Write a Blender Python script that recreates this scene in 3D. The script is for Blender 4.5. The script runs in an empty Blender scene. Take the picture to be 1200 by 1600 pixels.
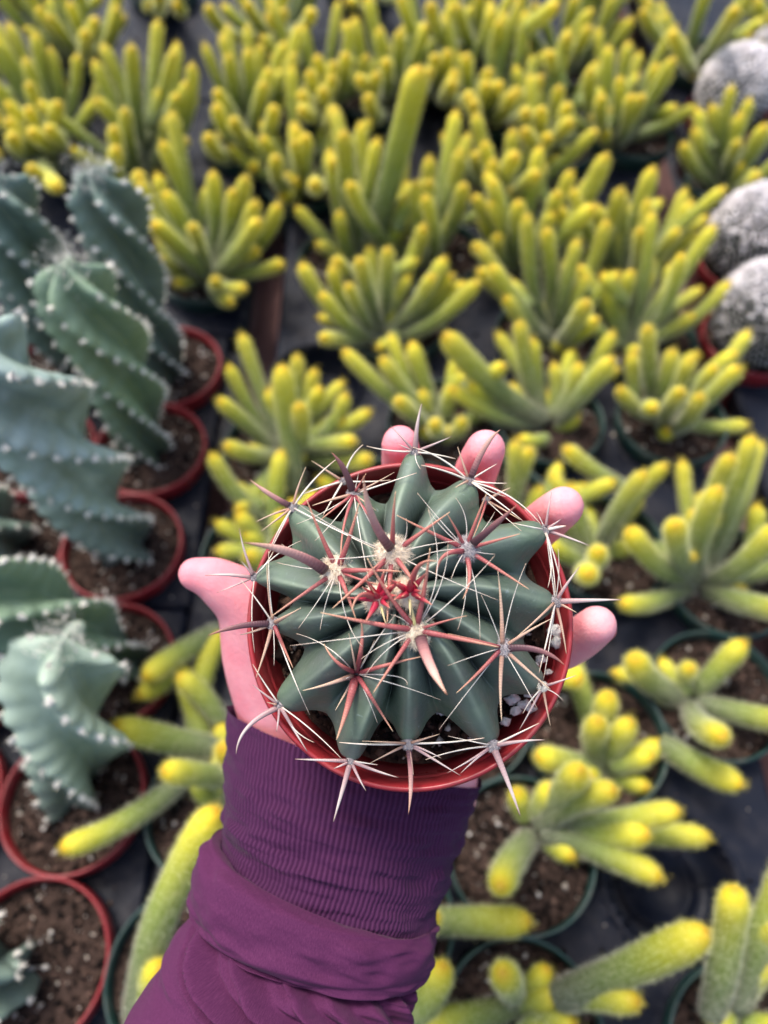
import bpy, math, random
import numpy as np
from mathutils import Vector, noise as mnoise
random.seed(7); rng = np.random.default_rng(7)
D = bpy.data; S = bpy.context.scene; COL = S.collection
PI = math.pi

# ------------------------------------------------------------------ camera, sky, sun, exposure
CAMZ = 0.724; F = 1155.0; TILT = math.radians(30)
cam = D.cameras.new('camera'); cam_o = D.objects.new('camera', cam); COL.objects.link(cam_o)
cam_o.location = (0, 0, CAMZ); cam_o.rotation_euler = (TILT, 0, 0)
cam.sensor_fit = 'VERTICAL'; cam.sensor_height = 36.0; cam.lens = 36.0 * F / 1600
cam.clip_start = 0.02; cam.clip_end = 60
cam.dof.use_dof = True; cam.dof.focus_distance = 0.248; cam.dof.aperture_fstop = 6.1
S.camera = cam_o
W = D.worlds.new('World'); S.world = W; W.use_nodes = True
nt = W.node_tree; bg = nt.nodes['Background']
sky = nt.nodes.new('ShaderNodeTexSky'); sky.sky_type = 'NISHITA'; sky.sun_disc = False
SUN_EL, SUN_AZ = math.radians(62), math.radians(-35)
sky.sun_elevation = SUN_EL; sky.sun_rotation = SUN_AZ; sky.air_density = 1.0; sky.dust_density = 4.0; sky.ozone_density = 0.6
nt.links.new(sky.outputs[0], bg.inputs[0]); bg.inputs[1].default_value = 0.15
sun = D.lights.new('sun', 'SUN'); sun.energy = 1.5; sun.angle = math.radians(16); sun.color = (1, .97, .92)
sun_o = D.objects.new('sun', sun); COL.objects.link(sun_o)
sd = Vector((math.cos(SUN_EL) * math.sin(SUN_AZ), math.cos(SUN_EL) * math.cos(SUN_AZ), math.sin(SUN_EL)))
sun_o.rotation_euler = sd.to_track_quat('Z', 'Y').to_euler(); sun_o.location = sd * 3
S.view_settings.view_transform = 'Standard'; S.view_settings.look = 'None'
S.view_settings.exposure = 1.06; S.view_settings.gamma = 1
S.render.engine = 'CYCLES'; S.cycles.use_denoising = True; S.cycles.max_bounces = 6

# ------------------------------------------------------------------ places in the photograph -> places in the world
ct, st = math.cos(TILT), math.sin(TILT)
RX = np.array([1, 0, 0.]); RY = np.array([0, ct, st]); RZ = np.array([0, -st, ct]); CAM = np.array([0, 0, CAMZ])
def c2w(p): return CAM + p[0] * RX + p[1] * RY + p[2] * RZ
def at(u, v, d): return c2w(((u - 600) / F * d, (800 - v) / F * d, -d))
def on_plane(u, v, z):
    r = at(u, v, 1.0) - CAM
    return CAM + r * ((z - CAMZ) / r[2])

# ------------------------------------------------------------------ mesh helpers
class MB:
    def __init__(s): s.v = []; s.q = []; s.t = []; s.n = 0; s.a = []; s.uv = []; s.qm = []; s.tm = []
    def add(s, v, q=None, t=None, a=None, m=0, b=None):
        v = np.asarray(v, float).reshape(-1, 3); k = len(v)
        s.v.append(v); s.a.append(np.full(k, 0.0) if a is None else np.broadcast_to(np.asarray(a, float), (k,)))
        s.uv.append(np.full(k, 0.0) if b is None else np.broadcast_to(np.asarray(b, float), (k,)))
        if q is not None and len(q): q = np.asarray(q, int).reshape(-1, 4); s.q.append(q + s.n); s.qm.append(np.full(len(q), m))
        if t is not None and len(t): t = np.asarray(t, int).reshape(-1, 3); s.t.append(t + s.n); s.tm.append(np.full(len(t), m))
        s.n += k
    def mesh(s, name, mats, smooth=True):
        me = D.meshes.new(name)
        v = np.concatenate(s.v); a = np.concatenate(s.a); b = np.concatenate(s.uv)
        q = np.concatenate(s.q) if s.q else np.zeros((0, 4), int); t = np.concatenate(s.t) if s.t else np.zeros((0, 3), int)
        me.vertices.add(len(v)); me.vertices.foreach_set('co', v.astype(np.float32).ravel())
        li = np.concatenate([q.ravel(), t.ravel()]).astype(np.int32)
        me.loops.add(len(li)); me.loops.foreach_set('vertex_index', li)
        starts = np.concatenate([np.arange(len(q)) * 4, len(q) * 4 + np.arange(len(t)) * 3]).astype(np.int32)
        me.polygons.add(len(starts)); me.polygons.foreach_set('loop_start', starts)
        mi = np.concatenate(s.qm + s.tm).astype(np.int32); me.polygons.foreach_set('material_index', mi)
        me.polygons.foreach_set('use_smooth', np.full(len(starts), smooth))
        me.update(calc_edges=True)
        at_ = me.attributes.new('t', 'FLOAT', 'POINT'); at_.data.foreach_set('value', a.astype(np.float32))
        at_ = me.attributes.new('w', 'FLOAT', 'POINT'); at_.data.foreach_set('value', b.astype(np.float32))
        for m in (mats if isinstance(mats, (list, tuple)) else [mats]): me.materials.append(m)
        return me
def link(name, me, parent=None, loc=None):
    o = D.objects.new(name, me); COL.objects.link(o)
    if parent is not None: o.parent = parent
    if loc is not None: o.location = loc
    return o
def tag(o, label=None, cat=None, group=None, kind=None):
    if label: o['label'] = label
    if cat: o['category'] = cat
    if group: o['group'] = group
    if kind: o['kind'] = kind
    return o
def empty(name, loc, label, cat, group=None):
    o = D.objects.new(name, None); COL.objects.link(o); o.location = loc; o.empty_display_size = .02
    return tag(o, label, cat, group)
def unit(a): a = np.asarray(a, float); return a / (np.linalg.norm(a, axis=-1, keepdims=True) + 1e-12)
def grid_quads(n, m, wrap=True):
    i, j = np.meshgrid(np.arange(n - 1), np.arange(m if wrap else m - 1), indexing='ij'); j2 = (j + 1) % m
    return np.stack([i * m + j, i * m + j2, (i + 1) * m + j2, (i + 1) * m + j], -1).reshape(-1, 4)
def frames(P, ref=None):
    T = unit(np.gradient(P, axis=0)); n = len(P); A = np.zeros_like(P)
    if ref is None: ref = np.array([0, 0, 1.]) if abs(T[0][2]) < .9 else np.array([1., 0, 0])
    a = unit(np.cross(T[0], ref)); A[0] = a
    for i in range(1, n):
        a = a - T[i] * a.dot(T[i]); a = unit(a); A[i] = a
    return T, A, np.cross(T, A)
def tube(mb, P, R, sides=8, flat=1.0, ref=None, m=0, a=None, cap=True):
    P = np.asarray(P, float); T, A, B = frames(P, ref); th = np.arange(sides) * 2 * PI / sides
    R = np.asarray(R)[:, None, None]
    V = P[:, None] + R * (np.cos(th)[None, :, None] * A[:, None] + flat * np.sin(th)[None, :, None] * B[:, None])
    n = len(P); aa = np.repeat(np.linspace(0, 1, n) if a is None else a, sides)
    tri = []
    V = V.reshape(-1, 3)
    if cap:
        V = np.vstack([V, P[0], P[-1]]); aa = np.append(aa, [aa[0], aa[-1]]); k = n * sides
        for j in range(sides):
            tri.append((k, (j + 1) % sides, j)); tri.append((k + 1, (n - 1) * sides + j, (n - 1) * sides + (j + 1) % sides))
    mb.add(V, grid_quads(n, sides), tri, a=aa, m=m)
def bez(p0, p1, p2, n):
    t = np.linspace(0, 1, n)[:, None]
    return (1 - t) ** 2 * p0 + 2 * t * (1 - t) * p1 + t * t * p2
def lathe(mb, prof, seg=64, m=0):
    prof = np.array(prof, float); th = np.arange(seg) * 2 * PI / seg
    V = np.stack([prof[:, 0][:, None] * np.cos(th), prof[:, 0][:, None] * np.sin(th), np.repeat(prof[:, 1][:, None], seg, 1)], -1)
    mb.add(V.reshape(-1, 3), grid_quads(len(prof), seg)[:, ::-1], m=m)
def blades(mb, P, Dir, L, w, m=0, a=0.0):
    """thin one-triangle spines at P along Dir"""
    n = len(P); side = unit(np.cross(Dir, rng.normal(size=(n, 3)))) * np.asarray(w).reshape(-1, 1)
    V = np.stack([P - side, P + side, P + Dir * np.asarray(L).reshape(-1, 1)], 1).reshape(-1, 3)
    t = np.arange(3 * n).reshape(-1, 3)
    mb.add(V, None, t, a=np.repeat(np.broadcast_to(a, (n,)), 3), m=m, b=np.tile([0, 0, 1.], n))
def octas(mb, P, r, m=0, a=0.0):
    """small irregular lumps"""
    n = len(P); base = np.array([[1, 0, 0], [-1, 0, 0], [0, 1, 0], [0, -1, 0], [0, 0, 1], [0, 0, -1]], float)
    V = base[None] * (1 + .45 * rng.normal(size=(n, 6, 1)).clip(-1, 1)) + .22 * rng.normal(size=(n, 6, 3))
    V = P[:, None] + V * np.asarray(r).reshape(-1, 1, 1)
    f = np.array([[0, 2, 4], [2, 1, 4], [1, 3, 4], [3, 0, 4], [2, 0, 5], [1, 2, 5], [3, 1, 5], [0, 3, 5]])
    T = (f[None] + 6 * np.arange(n)[:, None, None]).reshape(-1, 3)
    mb.add(V.reshape(-1, 3), None, T, a=np.repeat(np.broadcast_to(a, (n,)), 6), m=m)

# ------------------------------------------------------------------ materials
def mat(name, base=(.5, .5, .5), rough=.5, spec=.5, **kw):
    m = D.materials.new(name); m.use_nodes = True; b = m.node_tree.nodes['Principled BSDF']
    b.inputs['Base Color'].default_value = (*base, 1); b.inputs['Roughness'].default_value = rough
    b.inputs['Specular IOR Level'].default_value = spec
    for k, v in kw.items(): b.inputs[k].default_value = v
    return m, m.node_tree, b
def nn(nt, typ, **kw):
    n = nt.nodes.new(typ)
    for k, v in kw.items():
        if k in n.inputs.keys(): n.inputs[k].default_value = v
        else: setattr(n, k, v)
    return n
def ramp(nt, src, stops, interp='LINEAR'):
    r = nt.nodes.new('ShaderNodeValToRGB'); r.color_ramp.interpolation = interp
    e = r.color_ramp.elements
    while len(e) < len(stops): e.new(.5)
    for x, (p, c) in zip(e, stops): x.position = p; x.color = (*c, 1)
    nt.links.new(src, r.inputs[0]); return r.outputs[0]
def mixc(nt, fac, a, b, blend='MIX'):
    n = nt.nodes.new('ShaderNodeMix'); n.data_type = 'RGBA'; n.blend_type = blend
    for s, k in ((fac, 0), (a, 6), (b, 7)):
        if isinstance(s, (int, float)): n.inputs[k].default_value = s
        elif isinstance(s, tuple): n.inputs[k].default_value = (*s, 1)
        else: nt.links.new(s, n.inputs[k])
    return n.outputs[2]
def noise(nt, scale, detail=4, rough=.55, vec=None, dist=0):
    n = nn(nt, 'ShaderNodeTexNoise'); n.inputs['Scale'].default_value = scale; n.inputs['Detail'].default_value = detail
    n.inputs['Roughness'].default_value = rough; n.inputs['Distortion'].default_value = dist
    if vec is None: vec = nn(nt, 'ShaderNodeTexCoord').outputs['Object']
    nt.links.new(vec, n.inputs['Vector']); return n.outputs[0]
def bump(nt, b, h, strength, dist):
    n = nn(nt, 'ShaderNodeBump'); n.inputs['Strength'].default_value = strength; n.inputs['Distance'].default_value = dist
    nt.links.new(h, n.inputs['Height']); nt.links.new(n.outputs[0], b.inputs['Normal']); return n
def attr(nt, name): return nn(nt, 'ShaderNodeAttribute', attribute_name=name).outputs['Fac']
def math_(nt, op, a, b=None):
    n = nt.nodes.new('ShaderNodeMath'); n.operation = op
    for k, s in ((0, a), (1, b)):
        if s is None: continue
        if isinstance(s, (int, float)): n.inputs[k].default_value = s
        else: nt.links.new(s, n.inputs[k])
    return n.outputs[0]
def L(nt, a, b): nt.links.new(a, b)

def soil_mat(name, dark, light):
    m, t, b = mat(name, rough=.95, spec=.15)
    c = ramp(t, noise(t, 260, 5, .7), [(.3, dark), (.62, light), (.8, tuple(min(1, x * 1.9) for x in light))])
    r = nn(t, 'ShaderNodeNewGeometry').outputs['Random Per Island']
    c2 = ramp(t, r, [(0, dark), (.55, light), (.80, tuple(x * 2.2 for x in light)), (.90, (.42, .37, .31)), (.955, (.66, .62, .56))], 'CONSTANT')
    L(t, mixc(t, attr(t, 't'), c, c2), b.inputs['Base Color'])
    bump(t, b, noise(t, 500, 4, .7), .7, .002); return m
M_SOIL = soil_mat('brown_soil', (.010, .007, .006), (.070, .044, .034))
M_SOILH = soil_mat('dark_soil', (.012, .008, .007), (.06, .036, .025))
def plastic(name, col, rough=.35, spec=.5, dirt=.25):
    m, t, b = mat(name, col, rough, spec)
    n = noise(t, 35, 6, .65)
    L(t, mixc(t, ramp(t, n, [(.45, (0, 0, 0)), (.72, (dirt,) * 3)]), col, (.32, .27, .23)), b.inputs['Base Color'])
    L(t, ramp(t, noise(t, 80, 4), [(.3, (rough * .75,) * 3), (.7, (min(1, rough * 1.5),) * 3)]), b.inputs['Roughness'])
    bump(t, b, noise(t, 160, 3), .15, .001); return m
M_RED = plastic('red_plastic', (.21, .013, .018), .38, .4, .22)
M_REDH = plastic('brick_red_plastic', (.33, .026, .032), .33, .5, .16)
M_GREEN = plastic('dark_green_plastic', (.010, .036, .032), .40, .4, .22)
M_TRAY = plastic('navy_black_plastic', (.004, .006, .014), .46, .20, .07)
m, t, b = mat('weathered_wood', rough=.8, spec=.2)
tc = nn(t, 'ShaderNodeTexCoord'); mp = nn(t, 'ShaderNodeMapping'); mp.inputs['Scale'].default_value = (30, 2, 30); L(t, tc.outputs['Object'], mp.inputs[0])
L(t, ramp(t, noise(t, 3, 6, .7, mp.outputs[0]), [(.3, (.045, .022, .022)), (.55, (.16, .085, .08)), (.8, (.30, .19, .17))]), b.inputs['Base Color'])
bump(t, b, noise(t, 6, 6, .7, mp.outputs[0]), .5, .002); M_WOOD = m
m, t, b = mat('dark_ground', rough=.9); L(t, ramp(t, noise(t, 6), [(.3, (.02, .02, .022)), (.8, (.06, .055, .05))]), b.inputs['Base Color']); M_GROUND = m

# yellow finger cactus skin and spines : t runs along the stem, w round it
m, t, b = mat('finger_cactus_skin', rough=.6, spec=.3)
oi = nn(t, 'ShaderNodeObjectInfo').outputs['Random']
tt = attr(t, 't')
c = ramp(t, tt, [(0, (.10, .115, .065)), (.22, (.125, .165, .05)), (.46, (.20, .255, .04)), (.66, (.38, .40, .035)), (.86, (.62, .56, .035)), (.97, (.68, .50, .02)), (1, (.58, .30, .008))])
c = mixc(t, math_(t, 'MULTIPLY', noise(t, 120, 3), .3), c, (.04, .05, .015))
hs = nn(t, 'ShaderNodeHueSaturation'); L(t, c, hs.inputs['Color']); L(t, math_(t, 'ADD', math_(t, 'MULTIPLY', oi, .35), .85), hs.inputs['Value'])
L(t, hs.outputs[0], b.inputs['Base Color'])
b.inputs['Subsurface Weight'].default_value = 0.0; M_FSKIN = m
m, t, b = mat('finger_cactus_spines', rough=.55, spec=.4)
c = ramp(t, attr(t, 't'), [(0, (.72, .70, .58)), (.4, (.86, .86, .60)), (.7, (.93, .92, .50)), (.9, (.95, .88, .32)), (.97, (.90, .72, .08)), (1, (.86, .56, .04))])
L(t, c, b.inputs['Base Color']); tb = nn(t, 'ShaderNodeBsdfTranslucent'); L(t, c, tb.inputs[0]); mx = nn(t, 'ShaderNodeMixShader'); mx.inputs[0].default_value = .5
L(t, b.outputs[0], mx.inputs[1]); L(t, tb.outputs[0], mx.inputs[2]); L(t, mx.outputs[0], t.nodes['Material Output'].inputs[0]); M_FSP = m
# spiral cactus
def spiral_skin(name, dark, light, bloom, amt):
    m, t, b = mat(name, rough=.5, spec=.45)
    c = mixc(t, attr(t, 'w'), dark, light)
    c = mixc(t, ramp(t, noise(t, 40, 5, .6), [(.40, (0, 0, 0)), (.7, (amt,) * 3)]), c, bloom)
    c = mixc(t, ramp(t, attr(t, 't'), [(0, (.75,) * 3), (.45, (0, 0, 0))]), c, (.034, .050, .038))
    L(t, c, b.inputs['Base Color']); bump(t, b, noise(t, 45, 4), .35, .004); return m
M_SG = spiral_skin('bright_green_cactus_skin', (.12, .19, .105), (.22, .31, .19), (.25, .34, .27), .5)
M_SB = spiral_skin('pale_blue_cactus_skin', (.16, .225, .185), (.26, .34, .28), (.36, .46, .44), .8)
M_SS = spiral_skin('sage_cactus_skin', (.17, .235, .17), (.31, .39, .29), (.36, .46, .39), .6)
M_SD = spiral_skin('grey_green_cactus_skin', (.085, .125, .098), (.16, .22, .17), (.19, .26, .24), .5)
M_SPI = [M_SD, M_SG, M_SB, M_SG, M_SS, M_SD, M_SD]
M_TUFT, t, b = mat('white_wool', (.72, .68, .60), .9, .1)
M_WSP, t, b = mat('white_spines', (.92, .86, .85), .6, .3)
M_GSP, t, b = mat('grey_spines', (.20, .18, .17), .7, .2)
m, t, b = mat('grey_globe_skin', (.035, .038, .032), .7, .2); M_GLOBE = m

# barrel cactus skin
m, t, b = mat('barrel_cactus_skin', rough=.36, spec=.45)
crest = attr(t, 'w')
c = ramp(t, crest, [(0, (.032, .043, .034)), (.35, (.070, .096, .070)), (.75, (.115, .152, .108)), (1, (.24, .29, .21))])  # light crest tone, with groove shade and crest sheen painted into the colour
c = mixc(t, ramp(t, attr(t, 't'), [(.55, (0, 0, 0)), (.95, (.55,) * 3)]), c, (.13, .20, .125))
n1 = noise(t, 55, 5, .6); c = mixc(t, ramp(t, n1, [(.40, (0, 0, 0)), (.70, (.6,) * 3)]), c, (.11, .125, .125))
scar = ramp(t, noise(t, 190, 6, .75, dist=1.5), [(.62, (0, 0, 0)), (.70, (.55,) * 3)])
c = mixc(t, scar, c, (.34, .42, .40))
L(t, c, b.inputs['Base Color'])
L(t, ramp(t, noise(t, 300, 3), [(.3, (.30,) * 3), (.7, (.48,) * 3)]), b.inputs['Roughness'])
bump(t, b, math_(t, 'ADD', noise(t, 420, 4, .6), math_(t, 'MULTIPLY', noise(t, 90, 4, .6), 2.0)), .25, .0008); M_BARREL = m
M_WOOL, t, b = mat('cream_wool', (.74, .64, .50), .95, .05)
m, t, b = mat('grey_wool', (.42, .38, .38), .95, .05); M_GWOOL = m
def spine_mat(name, stops, band=.3, rough=.45):
    m, t, b = mat(name, rough=rough, spec=.4)
    tt = attr(t, 't'); n = noise(t, 350, 4, .7)
    c = ramp(t, math_(t, 'ADD', tt, math_(t, 'MULTIPLY', math_(t, 'SUBTRACT', n, .5), .22)), stops)
    w = nn(t, 'ShaderNodeMath', operation='SINE'); L(t, math_(t, 'MULTIPLY', tt, 150), w.inputs[0])
    wv = math_(t, 'MULTIPLY', math_(t, 'ADD', w.outputs[0], 1), .5)
    c = mixc(t, math_(t, 'MULTIPLY', wv, band * .55), c, tuple(x * .55 for x in stops[len(stops) // 2][1]))
    L(t, c, b.inputs['Base Color']); bump(t, b, wv, .25, .0002); return m
M_SPB = spine_mat('red_brown_central_spine', [(0, (.045, .02, .03)), (.12, (.14, .055, .065)), (.3, (.40, .18, .17)), (.65, (.62, .36, .29)), (.93, (.55, .30, .20)), (1, (.25, .10, .05))])
M_SPR = spine_mat('red_spine', [(0, (.18, .03, .045)), (.2, (.36, .085, .085)), (.6, (.48, .17, .13)), (.9, (.56, .30, .19)), (1, (.6, .42, .25))], .25)
M_SPG = spine_mat('grey_pink_weathered_spine', [(0, (.30, .17, .17)), (.3, (.48, .31, .30)), (.7, (.62, .52, .47)), (.92, (.45, .33, .28)), (1, (.2, .12, .08))], .3)
M_SPD = spine_mat('dark_purple_spine', [(0, (.05, .022, .032)), (.4, (.15, .065, .075)), (.8, (.26, .11, .10)), (1, (.42, .16, .10))], .3)
M_SPT = spine_mat('tan_spine', [(0, (.36, .19, .13)), (.4, (.56, .36, .26)), (1, (.62, .46, .30))], .2)
M_SPW = spine_mat('white_bristle', [(0, (.62, .52, .44)), (.35, (.78, .72, .62)), (.8, (.76, .66, .54)), (1, (.6, .42, .30))], .05)
M_SPC = spine_mat('crimson_young_spine', [(0, (.42, .004, .035)), (.5, (.46, .025, .06)), (.85, (.5, .12, .10)), (1, (.6, .3, .2))], .12)
M_SPY = spine_mat('yellow_young_spine', [(0, (.66, .62, .22)), (1, (.66, .5, .30))], .05)
M_PERL, t, b = mat('white_perlite', (.74, .73, .70), .85, .2); bump(t, b, noise(t, 500, 4), .6, .001)
M_BARK, t, b = mat('bark_chip', (.30, .16, .08), .85, .2); bump(t, b, noise(t, 400, 4), .6, .001)

# skin, cloth
m, t, b = mat('hand_skin', (.80, .36, .36), .52, .3)
c = ramp(t, noise(t, 38, 5, .6), [(.3, (.80, .24, .28)), (.55, (.85, .33, .36)), (.75, (.90, .44, .44))])
L(t, c, b.inputs['Base Color']); b.inputs['Subsurface Weight'].default_value = .25
b.inputs['Subsurface Radius'].default_value = (.008, .003, .002); b.inputs['Subsurface Scale'].default_value = 1.0
h = math_(t, 'ADD', noise(t, 900, 3), math_(t, 'MULTIPLY', noise(t, 110, 5, .65, dist=4), 2.0)); bump(t, b, h, .35, .0007); M_SKIN = m
M_NAIL, t, b = mat('finger_nail', (.82, .48, .46), .25, .5)
def cloth(name, ribs):
    m, t, b = mat(name, rough=.85, spec=.15); b.inputs['Sheen Weight'].default_value = .05; b.inputs['Sheen Roughness'].default_value = .4
    tc = nn(t, 'ShaderNodeCombineXYZ'); L(t, attr(t, 't'), tc.inputs[0]); L(t, attr(t, 'w'), tc.inputs[1])
    mp = nn(t, 'ShaderNodeMapping'); mp.inputs['Scale'].default_value = (1, 1, 1); L(t, tc.outputs[0], mp.inputs[0])
    if ribs:
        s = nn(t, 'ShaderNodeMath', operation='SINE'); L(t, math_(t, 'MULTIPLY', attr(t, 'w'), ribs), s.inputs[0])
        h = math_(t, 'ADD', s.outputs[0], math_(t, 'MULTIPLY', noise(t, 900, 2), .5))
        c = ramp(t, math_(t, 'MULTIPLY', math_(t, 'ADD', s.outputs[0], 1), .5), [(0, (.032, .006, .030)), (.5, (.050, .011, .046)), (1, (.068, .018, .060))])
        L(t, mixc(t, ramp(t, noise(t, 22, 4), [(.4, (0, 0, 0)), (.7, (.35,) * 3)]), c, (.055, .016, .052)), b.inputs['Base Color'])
        bump(t, b, h, .5, .0005)
    else:
        mp.inputs['Scale'].default_value = (22, 260, 1)
        n = noise(t, 1.0, 5, .7, mp.outputs[0]); n2 = noise(t, 1400, 2)
        L(t, ramp(t, math_(t, 'ADD', math_(t, 'MULTIPLY', n, .85), math_(t, 'MULTIPLY', n2, .15)), [(.34, (.050, .009, .040)), (.50, (.078, .016, .058)), (.68, (.12, .032, .088))]), b.inputs['Base Color'])
        bump(t, b, math_(t, 'ADD', n, math_(t, 'MULTIPLY', n2, .4)), .45, .0005)
    return m
M_CUFF = cloth('purple_ribbed_knit', 1.0); M_JERSEY = cloth('purple_jersey', 0)

# ------------------------------------------------------------------ ground, bench, trays
mb = MB(); mb.add([(-30, -30, -.75), (30, -30, -.75), (30, 30, -.75), (-30, 30, -.75)], [(0, 1, 2, 3)])
tag(link('ground', mb.mesh('ground', M_GROUND)), kind='structure')
def box(mb, x0, x1, y0, y1, z0, z1, m=0):
    v = [(x, y, z) for x in (x0, x1) for y in (y0, y1) for z in (z0, z1)]
    mb.add(v, [(0, 1, 3, 2), (4, 6, 7, 5), (0, 4, 5, 1), (2, 3, 7, 6), (0, 2, 6, 4), (1, 5, 7, 3)], m=m)
bench = empty('nursery_bench', (0, 1.0, -.03), 'slatted bench of weathered reddish brown boards running away under all the plant trays', 'bench')
xs = [-1.25, -1.08, -.92, -.76, -.6, -.44, -.30, -.160, -.02, .12, .26, .397, .54, .70, .86, 1.02, 1.18]
for i, x in enumerate(xs):
    mb = MB(); w = .040 if i in (7,) else .062
    if i == 11: w = .085
    n = 14; ys = np.linspace(-1.7, 1.9, n)
    for k in range(n - 1):
        pass
    box(mb, -w / 2, w / 2, -1.8, 1.8, -.012, .012)
    o = link('board', mb.mesh('board', M_WOOD, False), bench, (x, 0, .016 + .001 * (i % 3)))
    o.rotation_euler[2] = math.radians(-random.uniform(1.0, 1.8) if i >= 9 else random.uniform(-.3, .3))
for y in (-1.5, -.5, .5, 1.5):
    mb = MB(); box(mb, -1.4, 1.4, -.03, .03, -.05, .05)
    link('cross_beam', mb.mesh('cross_beam', M_WOOD, False), bench, (0, y, -.052))
for x in (-1.2, 1.2):
    for y in (-1.5, 1.5):
        mb = MB(); box(mb, -.04, .04, -.04, .04, -.30, .30); link('leg', mb.mesh('leg', M_WOOD, False), bench, (x, y + .08, -.42))

RIM = .100
def pot_profile(R=.0575, H=.1, rimh=.017, th=.0022, taper=.72):
    rb = R * taper; ri = R - th - .0005
    return [(0, 0), (rb * .98, 0), (rb, .002), (R * .945, H - rimh - .001), (R * .948, H - rimh), (R - .0006, H - rimh), (R, H - rimh + .0015),
            (R, H - .0015), (R - .0006, H - .0003), (R - .0013, H), (ri, H - .0007), (ri - .0004, H - rimh), (ri * .975, H - rimh * 1.2), (rb - th, .003), (0, .003)]
def pot_mesh(m, name='pot'):
    mb = MB(); lathe(mb, [(r, z - .1) for r, z in pot_profile()], 64); return mb.mesh(name, m)
ME_RED, ME_GREEN = pot_mesh(M_RED), pot_mesh(M_GREEN)
def soil_mesh(seed, m=M_SOIL, R=.0535, z=-.013, ngr=900, amp=.002):
    r = np.random.default_rng(seed); mb = MB(); nr, na = 14, 48
    rr = np.linspace(0.0005, R, nr)[:, None]; th = (np.arange(na) * 2 * PI / na)[None]
    X = rr * np.cos(th); Y = rr * np.sin(th)
    Z = np.array([[mnoise.noise(Vector((x * 90 + seed, y * 90, 0))) for x, y in zip(a, b_)] for a, b_ in zip(X, Y)]) * amp + z
    mb.add(np.stack([X, Y, Z], -1).reshape(-1, 3), grid_quads(nr, na)[:, ::1])
    a = r.random(ngr) * 2 * PI; q = np.sqrt(r.random(ngr)) * (R - .002)
    P = np.stack([q * np.cos(a), q * np.sin(a), z + .0005 + r.random(ngr) * .0016], -1)
    octas(mb, P, .0006 + .0024 * r.random(ngr) ** 2.5, a=1.0)
    return mb.mesh('soil', m)
ME_SOIL = [soil_mesh(s) for s in (1, 2, 3)]

# spiral cacti positions first (they fix the pots)
red_spots = [(-.237, .548), (-.241, .438), (-.250, .325), (-.241, .208), (-.249, .097), (-.256, -.016), (-.356, .438), (-.350, .556), (-.362, .325), (-.356, .208), (-.364, .097)]
SPIRAL = [
 (0, (-.238, .548), (-.243, .548, .335), .033, 'slender grey green spiral cactus with white bristly top, rearmost beside the yellow clump', 3),
 (1, (-.244, .440), (-.246, .450, .325), .036, 'bright green twisted cactus in the red pot second from the back of its row', 11),
 (2, (-.245, .330), (-.262, .322, .385), .043, 'large pale blue spiral cactus leaning off the left edge, level with the fingertips', 23),
 (3, (-.228, .212), (-.305, .214, .285), .038, 'green coiled spiral cactus at the left edge, just behind the pale hooked one', 5),
 (4, (-.256, .100), None, .041, 'pale sage green spiral cactus with hooked crest in the red pot at lower left', 31),
 (5, (-.272, -.020), (-.285, -.020, .150), .034, 'short dark green spiral cactus stub in the red pot at the bottom left corner', 8),
 (7, (-.340, .556), (-.330, .548, .330), .036, 'dark green spiral cactus at the left edge, farthest left of the tall ones', 40),
]

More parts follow.
